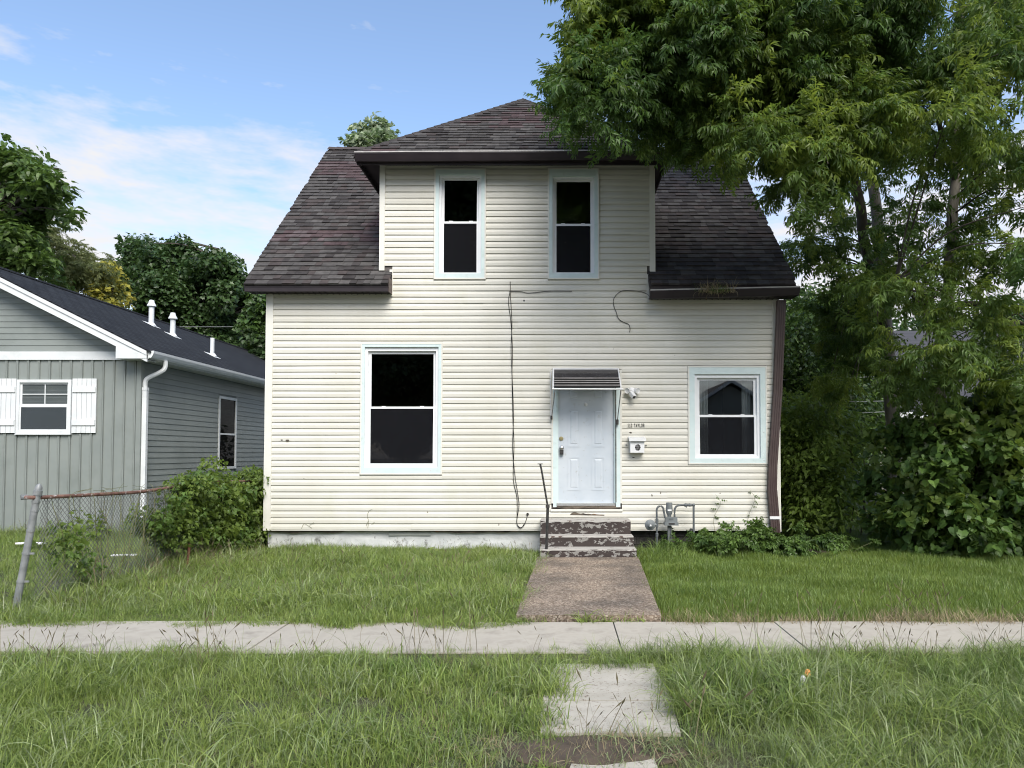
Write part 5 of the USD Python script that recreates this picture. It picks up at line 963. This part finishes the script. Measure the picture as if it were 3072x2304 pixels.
# ---------------------------------------------------------------- right-hand trees
def branches(t, pp, spheres, frac, r=.022):
    for s in spheres:
        mb = MB(); twigs_to(mb, pp, [s], R, frac, r)
        if mb.v: mb.build('branch', M_barkd, t)
tr = T('ash_tree', 'big dark green tree leaning over the right side of the roof', 'tree', (6.35, 14.2, 0))
A = [(6.55, 14.3, -.1), (6.45, 14.2, 1.5), (6.32, 14.1, 3.4), (6.15, 14, 5.0), (6.02, 13.9, 6.3), (5.90, 13.8, 7.6), (5.9, 13.6, 9.2), (6.0, 13.4, 11.0)]
mb = MB(); limb(mb, A, .155, .06, 10); mb.build('trunk', M_bark, tr, smooth=60)
B = [(6.25, 14.05, 3.9), (5.8, 13.7, 5.2), (5.45, 13.3, 6.3), (5.05, 12.8, 7.2), (4.6, 12.1, 7.8), (3.9, 11.4, 8.1), (3.1, 10.9, 8.35), (2.3, 10.6, 8.5)]
mb = MB(); limb(mb, B, .11, .035, 9); mb.build('limb', M_barkd, tr, smooth=60)
B2 = [(5.2, 12.95, 6.95), (4.4, 12.0, 6.9), (3.6, 11.0, 6.95), (2.8, 10.6, 7.05), (1.7, 10.5, 7.2)]
mb = MB(); limb(mb, B2, .075, .025, 8); mb.build('limb', M_barkd, tr, smooth=60)
B3 = [(5.95, 13.85, 7.0), (5.6, 13.0, 8.2), (5.0, 12.0, 9.4), (4.2, 11.2, 10.2), (3.2, 10.6, 10.6)]
mb = MB(); limb(mb, B3, .09, .03, 8); mb.build('limb', M_barkd, tr, smooth=60)
pp = np.vstack([bez(q, 4) for q in (A[3:], B[2:], B2, B3)]); branches(tr, pp, S_T1 + S_T1e, .75)
def clear(p):   # keep foliage out of the walls and the roof
    inside = (p[:, 0] > -4.8) & (p[:, 0] < 3.95) & (p[:, 1] > 11.62) & (p[:, 2] < np.where((p[:, 0] < 1.9) & (p[:, 1] < 15), np.maximum(6.6, HZ0 + (np.minimum(p[:, 1], 14) - HY) * .83 + .25), ZE + (p[:, 1] - YE) * SL + .35))
    return ~inside
spray_crown(tr, S_T1, 66, [LM['ash_dark'], LM['ash_dark'], LM['ash'], LM['ash'], LM['ash'], LM['ash_yellow']], 3, gap=.40, keep=clear)
spray_crown(tr, S_T1b + [(x, y, z + .12, r) for x, y, z, r in S_T1c] + S_T1d, 70, [LM['ash_dark'], LM['ash'], LM['ash']], 4, gap=.22, keep=clear, smin=.6, smax=.95)
spray_crown(tr, S_T1e, 42, [LM['ash_dark'], LM['ash'], LM['ash'], LM['ash_yellow']], 5, gap=.48, keep=clear, name='lower_crown')

t2 = T('ash_tree', 'slim grey barked tree at the right edge with yellow green leaves', 'tree', (6.0, 11.8, 0))
C = [(5.95, 11.9, -.1), (6.0, 11.85, 1.6), (6.2, 11.85, 3.2), (6.35, 12.0, 4.2), (6.55, 12.2, 5.3), (6.7, 12.3, 6.5), (6.72, 12.3, 8.0), (6.85, 12.2, 9.6)]
mb = MB(); limb(mb, C, .125, .06, 10); mb.build('trunk', M_bark, t2, smooth=60)
D1 = [(6.30, 11.95, 4.0), (6.7, 11.6, 3.95), (7.1, 11.4, 3.65), (7.6, 11.2, 3.4)]
D2 = [(6.7, 12.3, 6.8), (7.2, 11.6, 7.6), (7.6, 10.8, 8.4)]; D3 = [(6.65, 12.25, 6.2), (6.0, 11.5, 6.9), (5.5, 10.7, 7.8)]; D4 = [(6.2, 11.9, 3.6), (5.6, 11.5, 4.0), (5.1, 11.1, 4.2)]
for q, r0 in ((D1, .055), (D2, .06), (D3, .055), (D4, .035)):
    mb = MB(); limb(mb, q, r0, .015, 7); mb.build('limb', M_barkd, t2, smooth=60)
pp = np.vstack([bez(q, 4) for q in (C[3:], D1, D2, D3, D4)]); branches(t2, pp, S_T2 + S_T2b + S_T2c, .8, .018)
spray_crown(t2, S_T2, 38, [LM['ash_dark'], LM['ash'], LM['ash'], LM['ash_yellow']], 8, gap=.52, keep=clear)
spray_crown(t2, S_T2b, 40, [LM['ash'], LM['ash_yellow'], LM['ash'], LM['ash']], 9, gap=.47, keep=clear, name='lower_crown')
spray_crown(t2, S_T2c + [(6.1, 13.2, 5.6, .4), (6.4, 12.8, 6.3, .4), (5.7, 13.2, 6.4, .4), (6.3, 12.0, 5.0, .45), (7.1, 12.2, 5.6, .4), (7.5, 12.0, 6.4, .4), (5.4, 13.4, 5.2, .4)], 30, [LM['ash_dark'], LM['ash']], 10, gap=.3, keep=clear, name='thin_crown')
# tree two goes on outside the frame; S_SHADE is unseen foliage added for shade
S_SHADE = [(8.2 + R.uniform(0, 2.6), R.uniform(6.0, 8.2), R.uniform(3.4, 5.2), .8) for _ in range(9)]
S_OUT = [(8.2, 10.5, 7.5, .9), (8.8, 11.5, 8.6, 1.0), (8.5, 9.6, 6.4, .8), (9.2, 10.6, 5.4, .9), (8.0, 12, 9.6, 1), (9.5, 12, 7, 1.1), (8.4, 11, 4.2, .8), (7.9, 9.2, 8.3, .8)]
spray_crown(t2, S_OUT + S_SHADE, 44, [LM['ash'], LM['ash_dark'], LM['ash']], 12, gap=.35, name='outer_crown')

# ---------------------------------------------------------------- thicket, vines and shrubs on the right
GR = [(clump(i + 20, 26, .25, .115, .125, 1, .55), LM[m]) for i, m in enumerate(('grape', 'grape', 'weed', 'grape_light'))]
hd = T('grapevine_thicket', 'tall dark thicket of broad vine leaves under the right-hand trees', 'hedge', (6.5, 11.8, 0))
lowS = [(x, y, z, r) for x, y, z, r in [(5.75 + .6 * i + R.uniform(-.15, .15), 11.3 + .28 * math.sin(i * 1.7) + .12 * i * 0, .42 + .55 * j + R.uniform(-.1, .1), .38) for i in range(7) for j in range(4)]]
clump_crown(hd, [(x + .15, y, z - .15, r * .75) for x, y, z, r in S_H1 if x > 5.1] + lowS + [(6.9 + .32 * i, 11.9 + .1 * (i % 2), 1.25 + .42 * j, .34) for i in range(6) for j in range(4)], 28, GR, 31, gap=.16, name='foliage')
mb = MB()
for i in range(26):
    x = R.uniform(5.9, 9); y = R.uniform(11.4, 12.4); limb(mb, [(x, y, -.1), (x + R.uniform(-.3, .3), y - .1, .9), (x + R.uniform(-.5, .5), y - .2, R.uniform(1.6, 2.8))], .016, .005, 5, 4)
data(mb.build('stems', M_barkd, hd), kind='stuff')
h2 = T('leafy_shrub', 'bright green shrub growing close behind the right house corner', 'shrub', (4.9, 14.5, 0))
S_in = [(4.55 + .5 * i, 14.4 + .35 * i, z, .48) for i in range(3) for z in (.4, 1.0, 1.6, 2.1)]
LS = [clump(i + 40, 36, .32, .11, .06, 0, .6) for i in range(3)]
clump_crown(h2, S_H2 + S_in, 24, [(LS[0], LM['bright']), (LS[1], LM['grape_light']), (LS[2], LM['bright'])], 33, gap=.25, name='foliage')
mb = MB()
for i in range(9): x = 4.4 + .22 * i; limb(mb, [(x, 14.6, -.1), (x + R.uniform(-.2, .2), 14.5, 1.0), (x + R.uniform(-.3, .3), 14.5, 2.2)], .016, .005, 5, 4)
data(mb.build('stems', M_barkd, h2), kind='stuff')
FAR = [(clump(i + 60, 46, .55, .15, .11, 0, .6), LM[m]) for i, m in enumerate(('far', 'far', 'grape'))]
NEAR = [(clump(i + 64, 40, .45, .12, .07, 0, .6), LM[m]) for i, m in enumerate(('grape', 'weed', 'far'))]
def far_tree(label, base, spheres, per, protos, seed, trunk, r0=.2, gap=.3, cat='tree', group=None, barkm=None, gsc=.6, name='broadleaf_tree', frac=.6, smin=.8, smax=1.25):
    t = T(name, label, cat, base, group=group); mb = MB(); limb(mb, trunk, r0, r0 * .3, 8); pp = bez(trunk, 6); pp = pp[len(pp) // 3:]; twigs_to(mb, pp, spheres, R, frac, r0 * .22); mb.build('trunk', barkm or M_barkd, t, smooth=60)
    clump_crown(t, spheres, per, protos, seed, gap=gap, gsc=gsc, smin=smin, smax=smax); return t
far_tree('dark leafy tree behind the right house corner and the wires', (7.3, 19.5, 0), S_B1 + [(6.0, 19.2, 1.2, 1.0), (7.4, 19.2, 1.4, 1.1), (6.3, 19.5, 2.4, 1), (7.8, 20, 2.6, 1)], 26, NEAR, 51, [(7.3, 19.6, -.1), (7.2, 19.5, 2), (7.3, 19.5, 4.6)], .16, gap=.40)
# back garden greenery closing the view low down
for i, (cx, cy, w, hh, lb) in enumerate(((10.5, 31, 7, 5.0, 'distant dark tree mass behind the beige house roof'), (4.5, 34, 5, 6.0, 'distant dark trees hidden behind the cream house'), (19, 30, 6, 7, 'distant tree beyond the right edge'))):
    S = [(cx + R.uniform(-w, w) * .6, cy + R.uniform(-1.5, 1.5), R.uniform(.8, hh), R.uniform(1.0, 1.5)) for _ in range(26)]
    far_tree(lb, (cx, cy, 0), S, 9, FAR, 60 + i, [(cx, cy, -.1), (cx, cy, hh * .5), (cx, cy, hh * .9)], .2, gap=.15, smin=1.2, smax=2.0)

# ---------------------------------------------------------------- left-hand trees
CAT = [(clump(i + 70, 22, .42, .24, .13, 1, .4, twigs=6), LM['catalpa']) for i in range(3)]
far_tree('large leafed catalpa tree rising at the left edge of the picture', (-19.5, 24.5, 0), S_L1 + S_L1b + [(-19 + R.uniform(-1, 2), 24 + R.uniform(-1, 1), R.uniform(5.5, 7.5), .9) for _ in range(8)], 34, CAT, 71, [(-19.8, 24.5, -.1), (-19.6, 24.5, 4), (-19, 24.2, 7.5), (-18.2, 24, 10.2)], .3, gap=.50, gsc=.9, frac=1.0)
AIR = [(spray(80 + i, 8, .5, 6, .3, .11, .035, .6), LM['locust']) for i in range(2)]
far_tree('airy pale green tree between the catalpa and the maple', (-19, 28, 0), S_L2, 34, AIR, 72, [(-19, 28, -.1), (-18.8, 28, 5), (-18.4, 28, 9)], .16, gap=.50, gsc=1.1, frac=1.0)
YEL = [(clump(i + 84, 30, .4, .14, .11, 0, .6), LM[m]) for i, m in enumerate(('yellow', 'yellow', 'locust'))]
far_tree('small yellowing tree above the sage roof beside the maple', (-16.8, 27.6, 0), S_L3, 30, YEL, 73, [(-16.8, 27.6, -.1), (-16.8, 27.6, 4), (-16.7, 27.6, 8)], .12, gap=.3, gsc=1.2)
MAP = [(clump(i + 90, 36, .42, .16, .17, 2, .6, twigs=5), LM['maple']) for i in range(4)]
far_tree('dense dark green maple behind the sage house roof', (-14.5, 32, 0), S_L4, 40, MAP, 74, [(-14.5, 32, -.1), (-14.4, 32, 4), (-14.6, 32, 8), (-14.8, 32, 10.5)], .3, gap=.475, gsc=.75)
SIL = [(clump(i + 97, 30, .30, .17, .15, 1, .5), LM['silver']) for i in range(2)]
far_tree('pale silvery treetop showing above the cream house roof ridge', (-6.1, 24.2, 0), S_L5, 26, SIL, 75, [(-6.1, 24.2, -.1), (-6.1, 24.2, 5), (-6.05, 24.2, 12.2)], .16, gap=.25, gsc=1.5)
far_tree('small bush end showing at the cream house eave beside the maple', (-10.4, 27, 0), [(-10.5 + R.uniform(-.9, .9), 27 + R.uniform(-.5, .5), z, .8) for z in (3.5, 4.5, 5.5, 6.4, 7.0) for _ in range(3)], 22, [(MAP[0][0], LM['grape']), (MAP[1][0], LM['far'])], 76, [(-10.4, 27, -.1), (-10.4, 27, 3), (-10.4, 27, 6.5)], .12, gap=.25)

# ---------------------------------------------------------------- fence vines and the shrub between the houses
VINE = [(clump(i + 110, 24, .16, .065, .062, 2, .55), LM[m]) for i, m in enumerate(('grape_light', 'grape_light', 'weed', 'grape_light'))]
vn = T('fence_vine', 'yellow green vine heaped over the far part of the chain link fence', 'vine', (-5.1, 10.4, 0))
def fz(y): return np.interp(y, [7.7, 9.3, 10.3, 11.2, 12.5], [1.08, 1.0, 1.02, 1.08, 1.06]) + .22 * math.sin(y * 5.3) * math.sin(y * 1.7 + 1)
S = [(np.interp(y, [7.7, 12.5], [-5.38, -5.0]) + R.uniform(-.16, .16), y, z, .2) for y in np.arange(9.6, 12.6, .13) for z in np.arange(.15, fz(y) + .12, .2) if R.random() < min(1, .25 + (y - 9.5) * .38)]
S += [(np.interp(y, [7.7, 12.5], [-5.38, -5.0]) + R.uniform(-.05, .1), y, fz(y) - R.uniform(.0, .35), .12) for y in np.arange(7.95, 10.2, .12) if R.random() < .6]
S += [(-5.2 + R.uniform(-.1, .25), y, R.uniform(.1, .45), .12) for y in np.arange(8.1, 10.2, .12) if R.random() < .4]
clump_crown(vn, S, 66, VINE, 111, gap=.43, name='foliage', smin=.7, smax=1.15)
mb = MB()
for i in range(40):
    y = R.uniform(7.9, 12.3); x = np.interp(y, [7.7, 12.5], [-5.38, -5.0]); p = [(x + R.uniform(-.15, .15), y + R.uniform(-.3, .3), 0), (x + R.uniform(-.05, .05), y, .5), (x + R.uniform(-.05, .05), y + R.uniform(-.3, .3), 1.1), (x + R.uniform(-.1, .1), y + R.uniform(-.4, .4), 1.08 + R.uniform(0, .16))]; mb.tube(bez(p, 5), np.linspace(.006, .002, 16), 4, cap=False)
data(mb.build('stems', M_stem, vn), kind='stuff')
sb = T('dark_shrub', 'dark green shrub crammed between the fence and the cream house corner', 'shrub', (-5.2, 12.9, 0))
clump_crown(sb, [(-5.25 + R.uniform(-.45, .3), R.uniform(12.2, 13.8), R.uniform(.15, .85), .25) for _ in range(28)], 34, [(clump(i + 120, 30, .24, .10, .07, 0, .6), LM[m]) for i, m in enumerate(('grape', 'far', 'weed'))], 121, gap=.2, name='foliage')
mb = MB()
for i in range(8): x = -5.6 + .1 * i; limb(mb, [(x, 13, 0), (x, 13, .6), (x + R.uniform(-.2, .2), 12.9, 1.3)], .012, .004, 5, 4)
data(mb.build('stems', M_barkd, sb), kind='stuff')

# weeds along the right foundation
WD = [(spray(130 + i, 7, .16, 4, .17, .07, .038, .5), LM[m]) for i, m in enumerate(('weed', 'weed', 'grape'))]
wl = ['ferny green weed at the foot of the gas meter', 'low leafy weed left of the middle of the right foundation', 'ferny weed in the middle of the right foundation', 'taller leafy weed right of the foundation middle', 'tall ferny weed standing just left of the brown downspout', 'leafy weed spreading past the foot of the downspout', 'small weed beside the bare soil patch at the corner']
for i, (x, y, hh, nn) in enumerate(((1.95, 11.7, .25, 12), (2.35, 11.6, .34, 22), (2.75, 11.5, .36, 26), (3.05, 11.55, .48, 26), (3.35, 11.5, .42, 26), (3.65, 11.35, .30, 20), (4.45, 11.6, .26, 10))):
    t = T('foundation_weed', wl[i], 'weed', (x, y, 0), group=None); rs = np.random.RandomState(140 + i)
    p = np.stack([x + rs.normal(0, .17, nn), y + rs.normal(0, .12, nn), hh * rs.uniform(.15, 1, nn) ** .8], -1); c = rs.normal(size=(nn, 3)); c[:, 2] = abs(c[:, 2]) * .3; c /= np.linalg.norm(c, axis=1)[:, None]
    instancer('leaves', t, WD, p, out_quat(c, rs, .5, .1), rs.uniform(.75, 1.25, nn), rs.randint(0, 3, nn)); mb = MB()
    for q in p[::3]: mb.tube(bez([(x + R.uniform(-.05, .05), y, -.05), (q[0] * .5 + x * .5, q[1], q[2] * .6), tuple(q)], 4), np.linspace(.005, .002, 9), 4, cap=False)
    mb.build('stem', M_stem, t)
for x, zt, lb in ((2.55, .95, 'thin sprouting vine shoot climbing the siding left of centre'), (3.10, 1.02, 'thin ferny shoot rising against the siding near the downspout')):
    t = T('climbing_shoot', lb, 'vine', (x, 11.93, .3)); q = bez([(x, 11.9, .2), (x - .05, 11.93, .55), (x + .06, 11.92, zt - .15), (x - .02, 11.92, zt)], 5); MB().tube(q, np.linspace(.004, .0015, len(q)), 4, cap=False).build('stem', M_stem, t)
    rs = np.random.RandomState(int(x * 100)); pp = q[6::2]; c = rs.normal(size=(len(pp), 3)); c /= np.linalg.norm(c, axis=1)[:, None]; c[:, 2] *= .2; instancer('leaves', t, [((lambda m: (m[0], m[1]))(pinnate(random.Random(3), 3, .12, .05, .026, .4)), LM['weed'])], pp, out_quat(c, rs), rs.uniform(.7, 1.1, len(pp)), [0] * len(pp))
gw = T('gutter_weed', 'dry tuft of grass growing out of the right gutter', 'weed', (2.45, 11.62, 4.15)); rs = np.random.RandomState(9)
instancer('blades', gw, [(tuft(150, 16, .24, .005, .9, 1.6), LM['straw']), (tuft(151, 12, .18, .006, .8, 1.4), LM['weed'])], np.stack([2.45 + rs.normal(0, .16, 26), 11.58 + rs.uniform(-.04, .02, 26), np.full(26, 4.14)], -1), qrand(26, rs, .3), rs.uniform(.6, 1.1, 26), rs.randint(0, 2, 26))

dv = T('dead_vine', 'dry leafless vine remains clinging to the siding below the large window', 'vine', (-3.05, 11.97, .4)); yv = YW - .022
for q in ([(-3.06, .40), (-3.05, .52), (-3.07, .60), (-3.04, .68), (-2.99, .70)], [(-3.05, .52), (-3.09, .44)], [(-4.13, .39), (-4.09, .47), (-4.02, .44), (-3.96, .40)], [(-4.0, .45), (-3.93, .49)], [(-3.0, .46), (-2.95, .50)]):
    MB().tube(bez([(x, yv, z) for x, z in q], 4), .0028, 4, cap=False).build('strand', M_stem, dv)

# ---------------------------------------------------------------- grass
GP = [(tuft(200, 20, .15, .0048, .55, 1.6), LM['g1']), (tuft(201, 20, .135, .0048, .65, 1.8), LM['g2']), (tuft(202, 14, .18, .0042, .60, 1.9), LM['g3']), (tuft(203, 17, .17, .0058, .45, 1.4), LM['g1']),
       (tuft(204, 15, .36, .0045, .50, 1.7, 6), LM['g3']), (tuft(205, 15, .38, .0050, .55, 1.6, 6), LM['g1']), (tuft(206, 15, .33, .0050, .48, 1.5, 5), LM['g2']),
       (tuft(207, 28, .085, .0032, .34, .6, 3), LM['g4']), (tuft(208, 28, .10, .0032, .36, .7, 3), LM['g2']), (tuft(209, 18, .10, .0032, .9, .8, 3), LM['straw']), (seedstalk(210, 5, .40), LM['stalk']), (seedstalk(211, 4, .30), LM['stalk']),
       (clump(212, 10, .06, .08, .04, 0, .4, twigs=0), LM['g1']), (tuft(213, 12, .22, .010, .8, 1.6, 5), LM['g1'])]
def scatter(name, label, x0, x1, y0, y1, dens, mix, seed, mask, smin=.75, smax=1.25, tilt=.34, hs=None):
    rs = np.random.RandomState(seed); n = int((x1 - x0) * (y1 - y0) * dens); x = rs.uniform(x0, x1, n); y = rs.uniform(y0, y1, n); k = rs.uniform(size=n) < mask(x, y); x, y = x[k], y[k]; n = len(x)
    patch = meshkit.fbm(np.stack([x * .9, y * .9, 0 * x + seed], -1), 3, seed); ids = np.array([m[0] for m in mix]); w = np.array([[max(.0, m[1] + m[2] * (q - .5)) for m in mix] for q in patch]); w /= w.sum(1)[:, None]; r = rs.uniform(size=n); idx = ids[(r[:, None] > np.cumsum(w, 1)).sum(1).clip(0, len(ids) - 1)]
    s = rs.uniform(smin, smax, n) * (.45 + 1.1 * meshkit.fbm(np.stack([x * 1.7, y * 1.7, 0 * x + 5], -1), 2, seed + 1))
    if hs is not None: s = s * hs(x, y)
    remap = {g_: i for i, g_ in enumerate(sorted(set(ids.tolist())))}; p = instancer(name, None, [GP[g_] for g_ in sorted(set(ids.tolist()))], np.stack([x, y, gz(x, y) - .01], -1), qrand(n, rs, tilt), s, [remap[i] for i in idx]); data(p, label, 'grass', None, 'stuff'); return n
box = lambda x, y, a, b, c, d: (x > a) & (x < b) & (y > c) & (y < d)
wob = lambda x, s, a=.12: (meshkit.noise(np.stack([x * 2.2, 0 * x + s, 0 * x], -1), 2) - .5) * a * 2
def m_verge(x, y):
    m = np.where(y > 6.06 + wob(x, 1, .07), 0, 1.0); e = wob(y, 4, .10)
    slab_ = (x > .06 + e) & (x < .74 - e * .8) & (y > 4.30) & (y < 5.53 + wob(x, 7, .05)); m = np.where(slab_, 0, m); m = np.where((x > -.06 + e) & (x < .69 - e) & (y > 4.28) & (y < 4.85), m * .0, m)
    soil = np.exp(-(((x - .22) / .42) ** 2 + ((y - 4.02) / .16) ** 2)); return m * np.clip(1 - 1.25 * soil, 0, 1)
hv = lambda x, y: np.where(x < .2, .74, .82) * np.where((x > .1) & (x < .8) & (y > 5.4), .75, 1.0) * np.where((x > .6) | (x < -3), 1.0, .95) * np.clip(1.15 - .55 * np.exp(-((y - 6.0) / .25) ** 2), .5, 1.2) * np.where((np.abs(x - .35) < .75) & (y < 4.3), .6, 1.0)
LEFT = [(0, 1.2, 2.0), (1, .8, -2), (2, .40, -1.5), (3, .9, 2), (4, .10, .4), (5, .08, .3), (9, .24, -1.2), (12, .30, -.8), (13, .06, .2)]
RIGHT = [(4, .7, 1.5), (5, .9, 1), (6, .7, -1), (0, .7, 0), (2, .4, -1), (9, .08, -.3), (12, .1, 0), (13, .05, 0)]
scatter('verge_grass', 'uneven green grass of the street verge left of the kerb path', -6.5, .25, 3.4, 6.2, 420, LEFT, 301, m_verge, hs=hv)
scatter('verge_grass', 'long arching grass of the street verge right of the kerb path', .25, 6.5, 3.4, 6.2, 370, RIGHT, 302, m_verge, .7, 1.1, hs=hv)
scatter('grass_seed_stalks', 'thin brown seed stalks standing along the sidewalk edge', -6.5, 6.5, 5.4, 6.1, 15, [(10, 1, 0), (11, .8, 0)], 303, lambda x, y: m_verge(x, y) * np.where(np.abs(x - .4) < .5, 0, 1), .6, 1.05, .1)
def m_left(x, y):
    m = np.where(y < 7.03 + wob(x, 2, .10), 0, 1.0); m = np.where((x > -.30 - .0 * (y - 7) + wob(y, 5, .13)), 0, m); return np.where((y > 12.06) & (x > -4.75), 0, m)
hl = lambda x, y: np.clip(.7 + .5 * (y - 7.2), .7, 1.0) * np.clip(1 - .25 * (y - 10.8), .8, 1) * (1 + .35 * np.exp(-((x + 5.2) / .6) ** 2))
scatter('lawn_grass', 'rough knee-high lawn grass in front of the left half of the cream house', -5.6, -.1, 6.9, 12.15, 360, [(0, 1, 1), (1, .9, -1), (2, .25, -.4), (3, .6, .8), (12, .35, .6), (13, .10, .4), (4, .06, .3), (9, .05, -.3), (11, .05, .2)], 304, m_left, .7, 1.15, hs=hl)
scatter('lawn_grass', 'green lawn grass left of the chain link fence', -13, -5.6, 7.0, 14.1, 120, [(0, 1, 1), (1, 1, -1), (3, .6, .8), (2, .2, 0)], 305, lambda x, y: np.where(y < 7.08, 0, np.where((y > 13.95), 0, 1.0)), .6, 1.0)
scatter('lawn_grass', 'shady grass in the gap between the two houses', -7.8, -4.8, 12, 20, 70, [(1, 1, 0), (0, .4, 0)], 306, lambda x, y: 1.0 * ((x < -4.8)), .7, 1.1)
def m_right(x, y):
    m = np.where(y < 7.10 + .05 * np.sin(x * 3) + wob(x, 3, .07), 0, 1.0); m = np.where(x < 1.04 + .045 * (y - 7) + wob(y, 6, .05), 0, m); m = np.where((y > 11.95) & (x < 3.6), 0, m); d = ((x - 4.0) / .38) ** 2 + ((y - 11.75) / .42) ** 2; return np.where(d < 1, 0, m)
scatter('fine_lawn', 'fine short mown lawn in front of the right half of the cream house', .9, 9.5, 7.0, 13, 520, [(7, 1.2, 1.2), (8, .8, -1.2)], 307, m_right, .8, 1.2, .1, hs=lambda x, y: np.clip(.75 + .35 * (y - 7.0), .6, 1.15))
scatter('straw_edge', 'dry straw coloured grass edging the right lawn along the sidewalk', 1.0, 6.5, 6.99, 7.45, 620, [(9, 1, 0), (11, .05, 0)], 308, lambda x, y: np.clip(1.15 - (y - 7.0) / .26 + wob(x, 21, .4), 0, 1) * .9, .6, 1.2)
scatter('edge_grass', 'grass flopping over the far edge of the sidewalk on the left', -7, -.3, 6.72, 7.16, 850, [(0, 1, 0), (3, .7, 0), (13, .25, 0), (1, .6, 0), (9, .2, 0)], 315, lambda x, y: np.clip((meshkit.noise(np.stack([x * 1.6, 0 * x, 0 * x], -1), 8) - .05) * 2.2, 0, 1) * (y > 7.0 - .20 * np.clip(meshkit.fbm(np.stack([x * 2.6, 0 * x + 9, 0 * x], -1), 4) * 2.0 - .60, 0, 1)), .5, .95, .45)
scatter('wall_grass', 'rank grass along the foot of the sage house front wall', -13, -7.7, 13.1, 13.97, 150, [(4, 1, 0), (5, 1, 0), (6, 1, 0), (10, .1, 0)], 316, lambda x, y: 1.0 + 0 * x, .7, 1.1)
scatter('weed_patch', 'pale matted weed patch at the right end of the lawn', 4.0, 6.2, 7.1, 8.1, 130, [(2, 1, 0), (12, .8, 0), (9, .2, 0)], 309, lambda x, y: np.exp(-(((x - 5.2) / .6) ** 2 + ((y - 7.5) / .3) ** 2)), .5, .9)
scatter('tall_grass', 'mound of taller dark grass below the foundation weeds', 1.25, 3.7, 11.0, 11.75, 330, [(1, 1, 0), (6, .25, 0), (0, .4, 0)], 310, lambda x, y: 1.0 + 0 * x, .7, 1.15, .25)
scatter('path_grass', 'bright grass sprouting from the joint before the front path', -.3, .9, 7.04, 7.12, 330, [(13, 1, 0), (0, .7, 0)], 311, lambda x, y: (meshkit.noise(np.stack([x * 3, y, 0 * x], -1), 4) > .38) * 1.0, .5, .9, .4)
scatter('back_lawn', 'shady rough grass behind the right house corner', 3.7, 9.5, 12.5, 20, 90, [(1, 1, 0), (0, .5, 0), (6, .2, 0)], 312, lambda x, y: 1.0 + 0 * x, .6, 1.1)
scatter('fence_grass', 'tall dry stalks and grass along the foot of the fence', -5.75, -4.6, 7.7, 12.0, 75, [(4, 1, 0), (10, .6, 0), (5, .6, 0), (9, .3, 0), (12, .4, 0)], 313, lambda x, y: np.exp(-((x + 5.2) / .35) ** 2), .7, 1.15)
scatter('dead_grass', 'brown dead grass on the bare soil before the kerb path', -.6, 1.0, 3.7, 4.28, 330, [(9, 1, 0), (2, .3, 0), (11, .1, 0)], 314, lambda x, y: np.exp(-(((x - .15) / .5) ** 2 + ((y - 4.1) / .18) ** 2)), .7, 1.3)
m_ = trimesh.creation.icosphere(3, 1.0); v = m_.vertices * np.array([.42, .45, .07]); v[:, 2] += (meshkit.fbm(m_.vertices * 3, 3) - .5) * .03; top(MB().add(v + np.array([4.0, 11.75, .0]), m_.faces), 'bare_soil', M_soil, 'bare brown soil patch by the right house corner', None, kind='stuff', smooth=True)
v = m_.vertices * np.array([.50, .22, .03]); v[:, 2] += (meshkit.fbm(m_.vertices * 3, 3) - .5) * .015; top(MB().add(v + np.array([.2, 4.06, -.01]), m_.faces), 'bare_soil', M_soil, 'bare soil strip at the street end of the kerb path', None, kind='stuff', smooth=True)

# ---------------------------------------------------------------- across the street (seen only as reflections in the panes)
BIG = [(clump(i + 400, 60, .8, .26, .22, 0, .6, twigs=5), LM['far']) for i in range(3)]
for i, (cx, cy, w, hh, lb) in enumerate(((-9, -23, 4.5, 14, 'tall street tree opposite, mirrored in the large ground floor window'), (-5.0, -25, 5.5, 23, 'tall street tree opposite, mirrored in the upper windows'), (1.8, -24, 4.0, 22, 'tall street tree opposite, beside the mirrored gable'))):
    S = [(cx + R.gauss(0, w * .45), cy + R.gauss(0, 1.5), hh * R.uniform(.2, 1), R.uniform(1.0, 1.6)) for _ in range(56)]
    far_tree(lb, (cx, cy, 0), S, 8, BIG, 410 + i, [(cx, cy, -.1), (cx, cy, hh * .4), (cx + .4, cy, hh * .85)], .3, gap=.46, smin=1.0, smax=1.5)
oh = T('opposite_house', 'grey gabled house across the street, mirrored in the square window', 'house', (11, -24, 0))
MB().box(6.5, 15.5, -30, -23, -.2, 3.2).build('wall', M_sage, oh); MB().slab([(6.5, -23.05, 3.2), (15.5, -23.05, 3.2), (11, -23.05, 6.0)], (0, -6.9, 0)).build('gable_wall', M_sage, oh)
MB().slab([(5.9, -22.6, 2.95), (11, -22.6, 6.2), (11, -30.4, 6.2), (5.9, -30.4, 2.95)], (0, 0, .12)).slab([(11, -22.6, 6.2), (16.1, -22.6, 2.95), (16.1, -30.4, 2.95), (11, -30.4, 6.2)], (0, 0, .12)).build('roof', M_deck, oh)
MB().slab([(5.9, -22.58, 2.85), (11, -22.58, 6.1), (11, -22.58, 6.33), (5.9, -22.58, 3.08)], (0, .03, 0)).slab([(11, -22.58, 6.1), (16.1, -22.58, 2.85), (16.1, -22.58, 3.08), (11, -22.58, 6.33)], (0, .03, 0)).build('rake_board', M_nwhite, oh)
